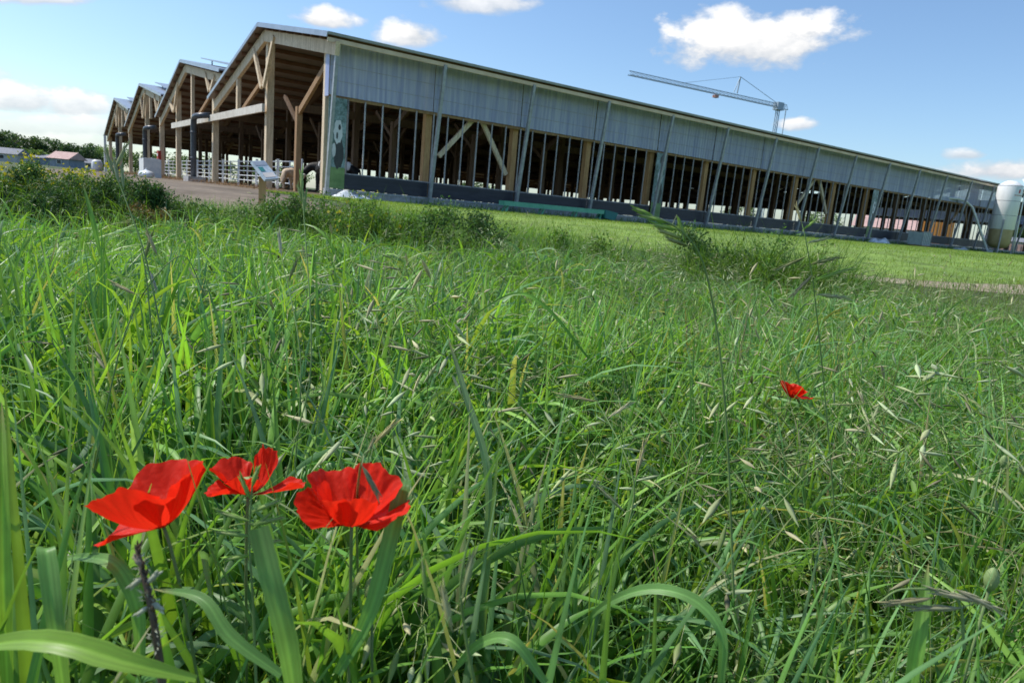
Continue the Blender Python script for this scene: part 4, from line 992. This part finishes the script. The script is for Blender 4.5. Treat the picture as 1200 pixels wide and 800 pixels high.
poppy(p, (.22, .05, .95), [(H_, .85, .044, 1.1, 41, .003), (math.pi+.2, .95, .044, 1.0, 42, .003), (-.1, 1.2, .045, .8, 43, .003), (-H_-.4, .75, .040, 1.15, 44, .003), (-H_+.7, .8, .036, 1.0, 45, .003)],
      'lone small poppy among the finer grass on the right', (p[0], p[1]+.06, 0))
p = at(119, 443, 2.3)
poppy(p, (.1, -.3, .9), [(H_, 1.1, .022, .95, 51, .002), (math.pi, 1.1, .02, .8, 52, .002), (-.1, 1.2, .02, .8, 53, .002), (-H_, 1.1, .018, .95, 54, .002)],
      'tiny red poppy almost hidden in the grass at the left', (p[0], p[1]+.03, 0), centre=False)

# poppy pods and buds
def pod(px, py, d, size, label, cap=True):
    p = at(px, py, d); o = empty('poppy_pod', p); tag(o, label, 'seed pod', 'green poppy pods and buds')
    mb = MB()
    if cap: mb.lathe([(.001, -.5), (.18, -.45), (.42, -.1), (.45, .25), (.36, .42), (.5, .47), (.5, .53), (.2, .6), (.001, .62)], 16)
    else: mb.lathe([(.001, -.75), (.2, -.7), (.38, -.3), (.42, 0), (.34, .4), (.16, .66), (.001, .74)], 16)
    mb.v = [(x*size, y*size, z*size) for x, y, z in mb.v]; mb.build('capsule' if cap else 'bud', M['pod'], o, True)
    MB().tube([(0, 0, -size*.45), (.004, .01, -.12), (.01, .03, -.35), (.015, .04, -p[2])], .0013, 6).build('stem', M['pop_stem'], o, True)
    if not cap:
        hb = MB()
        for i in range(60):
            v_ = np.random.default_rng(i+5).normal(0, 1, 3); v_ /= np.linalg.norm(v_); q_ = v_*np.array([.4, .4, .7])*size; hb.tube([q_, q_+v_*.0035], .00012, 3, cap=False)
        hb.build('bristles', M['pop_stem'], o)
pod(622, 705, .75, .013, 'round flat topped poppy pod low in the middle of the grass')
pod(1162, 678, .62, .015, 'plump hairy green bud at the lower right', False)
pod(1176, 540, 1.0, .012, 'small round green bud near the right edge, above the plump one', False)
pod(436, 690, .6, .016, 'hairy green bud hanging in the grass under the open poppy', False)

# ------------------------------------------------------------------ individual foreground blades and stalks
def spline(ctrl, n):
    c = [np.array(p, float) for p in ctrl]; c = [2*c[0]-c[1]]+c+[2*c[-1]-c[-2]]; out = []
    m = len(c)-3
    for i in range(n+1):
        t = i/n*m; j = min(int(t), m-1); f = t-j; p0, p1, p2, p3 = c[j:j+4]
        out.append(.5*((2*p1)+(-p0+p2)*f+(2*p0-5*p1+4*p2-p3)*f*f+(-p0+3*p1-3*p2+p3)*f**3))
    return np.array(out)
def hero_blade(ctrl, w, tint, label, face=None, base_w=.6, n=26, tipped=True):
    pts = spline([at(*c) for c in ctrl], n); o3 = pts[0].copy()
    V = []; C = []
    for i, p in enumerate(pts):
        d = pts[min(i+1, n)]-pts[max(i-1, 0)]; d /= np.linalg.norm(d)
        f = i/n; vd = p-CAM; vd /= np.linalg.norm(vd); fc = np.array(face if face is not None else (.15, -.2, .8)); nn_ = -vd*.75+fc*.6
        sd = np.cross(d, nn_); sd /= np.linalg.norm(sd); nr = np.cross(sd, d)
        pw = (base_w+(1-base_w)*min(1, f*3))*(max(0.03, 1-f**4) if tipped else 1-.10*max(0, f-.93)/.07)*w/2*(1+.03*math.sin(i*2.3+w*900)+.02*math.sin(i*5.1))
        us = np.linspace(-1, 1, 11); V.append([p+sd*pw*q_-nr*pw*.30*(1-abs(q_))-nr*pw*.03*math.cos(q_*20) for q_ in us])
        cc = np.array(tint)*1.45*(.9+.2*math.sin(f*5)); cc = cc*(1-max(0, (f-.86)/.14)*.8*tipped)+np.array([.4, .32, .14])*max(0, (f-.86)/.14)*.8*tipped; C.append([cc*(1.35 if abs(q_) < .1 else (.92, 1.1)[int(round(q_*5)) % 2]) for q_ in us])
    V = np.array(V)-o3; idx = np.arange(V.shape[0]*11).reshape(-1, 11)
    Q = np.stack([idx[:-1, :-1], idx[:-1, 1:], idx[1:, 1:], idx[1:, :-1]], -1).reshape(-1, 4)
    nb = NB(); nb.add(V.reshape(-1, 3), Q, np.array(C).reshape(-1, 3)); o = nb.build('grass_plant', M['leaf']); o.location = tuple(o3)
    tag(o, label, 'grass plant', 'broad leaved grasses in front'); return o
FG = (.10, .22, .035); BG = (.125, .25, .07); YGB = (.18, .31, .045)
hero_blade([(352, 860, .42), (338, 760, .41), (318, 680, .41), (303, 618, .42)], .0125, BG, 'broad straight grass blade with cut off top between the middle and right poppies', tipped=False)
hero_blade([(78, 830, .46), (66, 740, .45), (56, 660, .46), (54, 640, .47), (60, 650, .5), (70, 690, .52)], .0115, BG, 'broad blade folded over at its top near the left edge')
hero_blade([(230, 795, .38), (150, 775, .37), (70, 752, .37), (0, 752, .38), (-60, 775, .39)], .013, YGB, 'wide bright blade lying almost level across the lower left corner', base_w=.3)
hero_blade([(165, 780, .52), (160, 710, .52), (135, 662, .52), (100, 652, .54), (60, 655, .57)], .011, BG, 'curving blue green blade arching left under the left poppy')
hero_blade([(395, 790, .52), (432, 720, .52), (455, 640, .53), (470, 575, .54), (474, 560, .55)], .0125, (.11, .24, .06), 'broad upright blade just right of the open poppy', tipped=False)
hero_blade([(565, 700, .8), (572, 560, .8), (545, 460, .82), (524, 392, .85)], .009, (.13, .20, .10), 'long grey green blade standing up in the middle of the meadow')
hero_blade([(845, 800, .55), (845, 740, .55), (810, 700, .56), (755, 690, .58), (700, 715, .6), (670, 760, .62)], .010, BG, 'arched blade curling over low in the centre right')
hero_blade([(1062, 830, .5), (1078, 740, .5), (1088, 660, .52)], .0105, (.13, .26, .05), 'upright broad blade near the bottom at the right')
hero_blade([(640, 800, .5), (600, 750, .5), (560, 755, .52), (520, 800, .54)], .009, BG, 'short arching blade at the bottom centre')
hero_blade([(10, 840, .5), (5, 700, .5), (3, 560, .52), (2, 470, .55)], .010, YGB, 'bright upright blade at the very left edge')
hero_blade([(118, 300, 1.5), (108, 255, 1.5), (97, 215, 1.52)], .010, (.12, .24, .05), 'lone pointed blade rising before the dark left bushes')
hero_blade([(330, 790, .44), (270, 745, .44), (235, 700, .45), (180, 690, .47)], .009, BG, 'blue green blade arching left below the left poppy')
hero_blade([(690, 420, 1.6), (640, 360, 1.6), (600, 345, 1.62), (540, 380, 1.64)], .009, FG, 'arching blade with bright back in the middle distance')

def stalk(ctrl, heads, label, name='seed_stalk', r=.0012, tint=STEMC, cat='grass stalk'):
    pts = spline([at(*c) for c in ctrl], 16); o3 = pts[0].copy(); t = Tpl(); t.thread(pts-o3, r, r*.5, tint, n=5)
    o = t.nb.build('seed_stalk' if name is None else name, M['stem']); o.location = tuple(o3); tag(o, label, cat, 'tall seed stalks')
    if r > .002:                                              # rough dead bark, knots and pale fluff
        kb = Tpl(); q0 = pts-o3
        for i in range(60):
            f = random.uniform(0, 15.9); j = int(f); e = q0[j]+(q0[j+1]-q0[j])*(f-j); a_ = random.uniform(0, 6.28)
            dd = np.array([math.cos(a_)*.35, math.sin(a_)*.3, random.uniform(.6, 1.6)]); kb.spindle(e+dd*r*.35, dd, random.uniform(.003, .007), random.uniform(.0015, .003), np.array([.12, .08, .05])*random.uniform(.5, 2.2), n=4)
        for i in range(90):
            f = random.choice((4.5, 9.0, 12.5))+random.gauss(0, .8); f = min(max(f, 0), 15.9); j = int(f); e = q0[j]+(q0[j+1]-q0[j])*(f-j)
            dd = np.random.default_rng(i).normal(0, 1, 3); dd /= np.linalg.norm(dd); kb.spindle(e+dd*r*.8, dd, random.uniform(.002, .005), .0009, np.array([.50, .52, .38])*random.uniform(.7, 1.3), n=3)
        kb.nb.build('bark_and_fluff', M['stem'], o)
    h = Tpl()
    for (px, py, d, qx, qy, w, c) in heads:
        a = at(px, py, d)-o3; b = at(qx, qy, d)-o3; L = np.linalg.norm(b-a); c = np.array(c)*1.5
        j = np.argmin(np.linalg.norm(pts-o3-a, axis=1)); h.thread([pts[j]-o3, a], .0005, .0003, PALE)
        w *= .8; h.spindle(a, b-a, L, w, c, n=8, flat=.7, tipc=STRAW)
        # overlapping bracts
        for k in range(6):
            f = .08+.13*k; e = a+(b-a)*f; sd = np.cross(b-a, (0, 1, 0)); sd /= np.linalg.norm(sd)+1e-9
            h.spindle(e+sd*w*.15*(-1)**k, (b-a)/L+sd*.13*(-1)**k, L*.38, w*.55, np.array(c)*random.uniform(.8, 1.25), n=5)
    ho = h.nb.build('spikelets', M['seed'], o)
    return o
G1 = (.20, .34, .05); TN = (.38, .33, .17); DK = (.16, .19, .06)
stalk([(860, 700, .62), (850, 480, .6), (830, 330, .58), (800, 272, .56), (745, 246, .56)],
      [(765, 252, .56, 740, 243, .004, G1), (785, 262, .56, 745, 250, .005, G1), (795, 270, .56, 762, 262, .0055, G1), (800, 280, .56, 768, 268, .0055, (.25, .3, .08)), (806, 288, .56, 778, 278, .005, DK), (793, 252, .57, 803, 280, .005, G1)],
      'grass stalk with bright green drooping head against the barn side')
stalk([(985, 690, 1.0), (968, 480, .95), (955, 350, .9), (945, 285, .88), (940, 262, .88)],
      [(945, 285, .88, 975, 278, .005, (.3, .33, .18)), (940, 262, .88, 932, 238, .005, TN), (948, 310, .88, 990, 300, .006, DK), (950, 330, .88, 1005, 312, .006, G1), (946, 300, .88, 905, 318, .0055, DK), (952, 322, .88, 925, 350, .006, TN), (956, 345, .88, 1000, 350, .006, (.3, .33, .18)), (940, 270, .88, 960, 255, .004, G1)],
      'tall many branched grass stalk standing before the bright lawn')
stalk([(190, 800, .40), (182, 740, .40), (170, 680, .40), (160, 640, .41)],
      [(168, 676, .40, 150, 690, .006, (.36, .38, .28)), (172, 684, .40, 188, 668, .006, (.4, .42, .33)), (176, 704, .40, 192, 716, .006, (.36, .38, .28)), (166, 664, .40, 156, 650, .005, (.3, .22, .16)), (174, 710, .40, 158, 722, .005, (.4, .42, .33))],
      'dark brown dead stalk with pale fluff at the lower left', r=.0026, tint=(.11, .08, .055))
stalk([(108, 560, .9), (150, 380, .9), (210, 300, .92), (240, 345, .95)], [(185, 300, .9, 170, 268, .006, TN), (160, 345, .9, 128, 330, .006, TN)], 'leaning stalk with tan spikelets over the left meadow')
stalk([(300, 700, .8), (345, 520, .8), (365, 420, .8), (356, 250, .85), (354, 200, .86)], [(354, 232, .86, 353, 196, .006, SGREEN), (356, 250, .86, 358, 222, .007, SGREEN), (355, 240, .86, 348, 214, .005, SGREEN)], 'upright fuzzy green spike in front of the barn corner')
stalk([(195, 420, .9), (170, 300, .9), (140, 215, .92), (132, 188, .92)], [(134, 200, .92, 150, 165, .006, (.3, .32, .18)), (134, 205, .92, 122, 172, .006, (.28, .3, .15)), (140, 215, .92, 132, 186, .007, (.3, .32, .18)), (145, 222, .92, 142, 190, .006, (.26, .3, .15))], 'blurred pale plume rising before the last barn gables')
stalk([(180, 420, 1.0), (172, 330, 1.0), (165, 290, 1.0)], [(170, 305, 1.0, 178, 270, .007, DK), (176, 318, 1.0, 184, 342, .006, (.40, .40, .32))], 'short stalk with one dark and one whitish husk at the left')
stalk([(345, 560, .9), (352, 420, .9), (330, 300, .95)], [(330, 300, .95, 326, 268, .006, (.42, .42, .33)), (338, 330, .95, 350, 300, .005, DK)], 'stalk carrying a papery whitish husk left of centre')
stalk([(420, 700, .62), (418, 600, .56), (424, 540, .5), (436, 524, .5)], [(424, 545, .49, 446, 585, .0055, (.2, .22, .12)), (430, 532, .5, 440, 510, .003, TN), (438, 520, .62, 468, 490, .006, (.42, .38, .16))], 'thin stalk crossing the open poppy with a striped hanging husk')
stalk([(300, 800, .5), (296, 700, .5), (292, 630, .5), (296, 560, .5)],
      [(294, 585, .5, 280, 555, .005, G1), (296, 570, .5, 303, 545, .006, G1), (292, 610, .5, 252, 598, .0055, (.21, .34, .07)), (294, 600, .5, 330, 585, .006, (.24, .36, .08)), (294, 615, .5, 335, 605, .006, (.21, .34, .07)), (294, 628, .5, 250, 622, .0055, (.2, .33, .07)), (294, 640, .5, 330, 632, .006, (.24, .36, .08)), (293, 650, .5, 262, 655, .006, G1), (294, 622, .5, 318, 600, .005, G1)],
      'dense green seed head standing in front of the middle poppy')
stalk([(560, 820, .42), (545, 740, .41), (540, 680, .4), (552, 620, .4)], [(530, 740, .4, 516, 680, .006, (.36, .35, .16)), (542, 700, .4, 556, 640, .006, (.3, .34, .14)), (500, 700, .42, 494, 650, .005, G1)], 'blurred close up spikelets at the bottom centre')
stalk([(1130, 760, .5), (1120, 700, .5), (1060, 690, .5), (1030, 705, .5)], [(1150, 705, .5, 1085, 690, .006, (.34, .32, .2)), (1130, 712, .5, 1060, 712, .0055, (.3, .3, .17)), (1095, 700, .5, 1030, 708, .0055, TN), (1120, 690, .5, 1180, 720, .006, (.34, .32, .2))], 'blurred grey tan panicle low at the right')
stalk([(730, 640, .8), (742, 560, .8), (700, 470, .85), (690, 452, .85)], [(700, 470, .85, 650, 462, .005, TN), (712, 490, .85, 742, 470, .005, (.4, .38, .25)), (745, 560, .8, 758, 510, .006, TN), (733, 600, .8, 690, 560, .006, (.33, .35, .17))], 'pale oat like stalk in the centre of the meadow')

# ------------------------------------------------------------------ SKY
w = bpy.data.worlds.new('World'); sc.world = w; w.use_nodes = True; nt = w.node_tree; nt.nodes.clear(); N = nt.nodes.new; L = nt.links.new
SUN_EL, SUN_AZ = 54.0, -74.0      # azimuth measured from +Y towards +X
out = N('ShaderNodeOutputWorld'); bg = N('ShaderNodeBackground'); sky = N('ShaderNodeTexSky'); sky.sky_type = 'NISHITA'; sky.sun_disc = False
sky.sun_elevation = R(SUN_EL); sky.sun_rotation = R(SUN_AZ); sky.air_density = 1.0; sky.dust_density = .8; sky.ozone_density = 2.2; sky.altitude = 50
SKY_STR = .108
bg.inputs[1].default_value = SKY_STR; L(bg.outputs[0], out.inputs[0])
tc = N('ShaderNodeTexCoord')
def math_(op, a, b=None, c=None, clamp=False):
    n_ = N('ShaderNodeMath'); n_.operation = op; n_.use_clamp = clamp
    for i, v in enumerate((a, b, c)):
        if v is None: continue
        if isinstance(v, (int, float)): n_.inputs[i].default_value = v
        else: L(v, n_.inputs[i])
    return n_.outputs[0]
def dotn(vec):
    n_ = N('ShaderNodeVectorMath'); n_.operation = 'DOT_PRODUCT'; L(tc.outputs['Generated'], n_.inputs[0]); n_.inputs[1].default_value = tuple(vec); return n_.outputs['Value']
nz1 = N('ShaderNodeTexNoise'); nz1.inputs['Scale'].default_value = 14; nz1.inputs['Detail'].default_value = 9; nz1.inputs['Roughness'].default_value = .58
mpn = N('ShaderNodeMapping'); mpn.inputs['Scale'].default_value = (1, 1, 1.7); L(tc.outputs['Generated'], mpn.inputs[0]); L(mpn.outputs[0], nz1.inputs['Vector'])
nz2 = N('ShaderNodeTexNoise'); nz2.inputs['Scale'].default_value = 6; nz2.inputs['Detail'].default_value = 6; L(mpn.outputs[0], nz2.inputs['Vector'])
n1 = math_('SUBTRACT', nz1.outputs[0], .5)
clouds = [(890, 52, 122, 34, 1.1, 1.0), (850, 40, 60, 30, .9, 1), (935, 38, 50, 26, .9, 1), (482, 42, 42, 20, .9, 1.0), (382, 24, 42, 16, .9, 1), (565, 4, 85, 16, .8, .85), (48, -2, 80, 12, .9, .9),
          (25, 118, 52, 22, 1.0, .85), (88, 122, 44, 24, 1.0, .85), (60, 150, 120, 18, .9, .55), (20, 170, 160, 16, .8, .5), (1180, 200, 80, 22, .9, 1), (1132, 182, 32, 10, .8, .8), (935, 146, 26, 10, .9, .9), (1300, 150, 120, 30, .9, .9), (-120, 90, 110, 30, .9, .9), (700, -60, 160, 26, .9, .9)]
mask = None; lit = None
for (px, py, rx, ry, amp, op) in clouds:
    d0 = ray(px, py); k_ = np.linalg.norm(d0); d0 = d0/k_
    ax = AX_R-d0*np.dot(AX_R, d0); ax /= np.linalg.norm(ax); ay = np.cross(ax, d0)*-1; ay = np.cross(d0, ax) if np.dot(np.cross(d0, ax), AX_U) > 0 else -np.cross(d0, ax)
    u = math_('DIVIDE', dotn(ax), rx/F_PX/k_); v = math_('DIVIDE', dotn(ay), ry/F_PX/k_)
    f = math_('GREATER_THAN', dotn(d0), .3)
    vneg = math_('MULTIPLY', math_('MINIMUM', v, 0.0), 1.35); vv = math_('ADD', math_('MAXIMUM', v, 0.0), vneg)
    e = math_('SQRT', math_('ADD', math_('MULTIPLY', u, u), math_('MULTIPLY', vv, vv)))
    raw = math_('ADD', math_('SUBTRACT', 1.0, e), math_('MULTIPLY', n1, amp*2.5))
    mk = math_('MULTIPLY', math_('SMOOTH_MIN', math_('MULTIPLY', raw, 2.1), 1.0, .3), f, clamp=True); mk = math_('MULTIPLY', mk, op, clamp=True)
    lt = math_('MULTIPLY', math_('ADD', math_('ADD', v, .62), math_('MULTIPLY', n1, 3.4)), mk)
    mask = mk if mask is None else math_('MAXIMUM', mask, mk); lit = lt if lit is None else math_('MAXIMUM', lit, lt)
# thin high veil, stronger near the horizon
sep = N('ShaderNodeSeparateXYZ'); L(tc.outputs['Generated'], sep.inputs[0])
cl_r = N('ShaderNodeValToRGB'); cl_r.color_ramp.elements[0].color = (4.0, 4.3, 4.7, 1); cl_r.color_ramp.elements[1].color = (6.9, 6.8, 6.7, 1)
cl_r.color_ramp.elements[0].position = .05; cl_r.color_ramp.elements[1].position = .95; L(lit, cl_r.inputs[0])
mixc = N('ShaderNodeMix'); mixc.data_type = 'RGBA'; L(mask, mixc.inputs[0])
tn = N('ShaderNodeVectorMath'); tn.operation = 'MULTIPLY'; tn.inputs[1].default_value = (.88, .99, 1.07); L(sky.outputs[0], tn.inputs[0]); L(tn.outputs[0], mixc.inputs[6]); L(cl_r.outputs[0], mixc.inputs[7])
L(mixc.outputs[2], bg.inputs[0])
sd = bpy.data.lights.new('sun', 'SUN'); sd.energy = 3.3; sd.angle = R(1.5); sd.color = (1.0, .95, .87); so = bpy.data.objects.new('sun', sd); col.objects.link(so)
dirv = Vector((math.sin(R(SUN_AZ))*math.cos(R(SUN_EL)), math.cos(R(SUN_AZ))*math.cos(R(SUN_EL)), math.sin(R(SUN_EL))))
so.rotation_euler = dirv.to_track_quat('Z', 'Y').to_euler()

# ------------------------------------------------------------------ render settings
sc.view_settings.view_transform = 'Standard'; sc.view_settings.look = 'None'; sc.view_settings.gamma = 1.0; sc.view_settings.exposure = 0.58
sc.render.engine = 'CYCLES'; cy = sc.cycles; cy.max_bounces = 6; cy.diffuse_bounces = 3; cy.glossy_bounces = 2; cy.transmission_bounces = 4; cy.transparent_max_bounces = 8
cy.use_denoising = True; cy.caustics_reflective = False; cy.caustics_refractive = False; cy.sample_clamp_indirect = 6
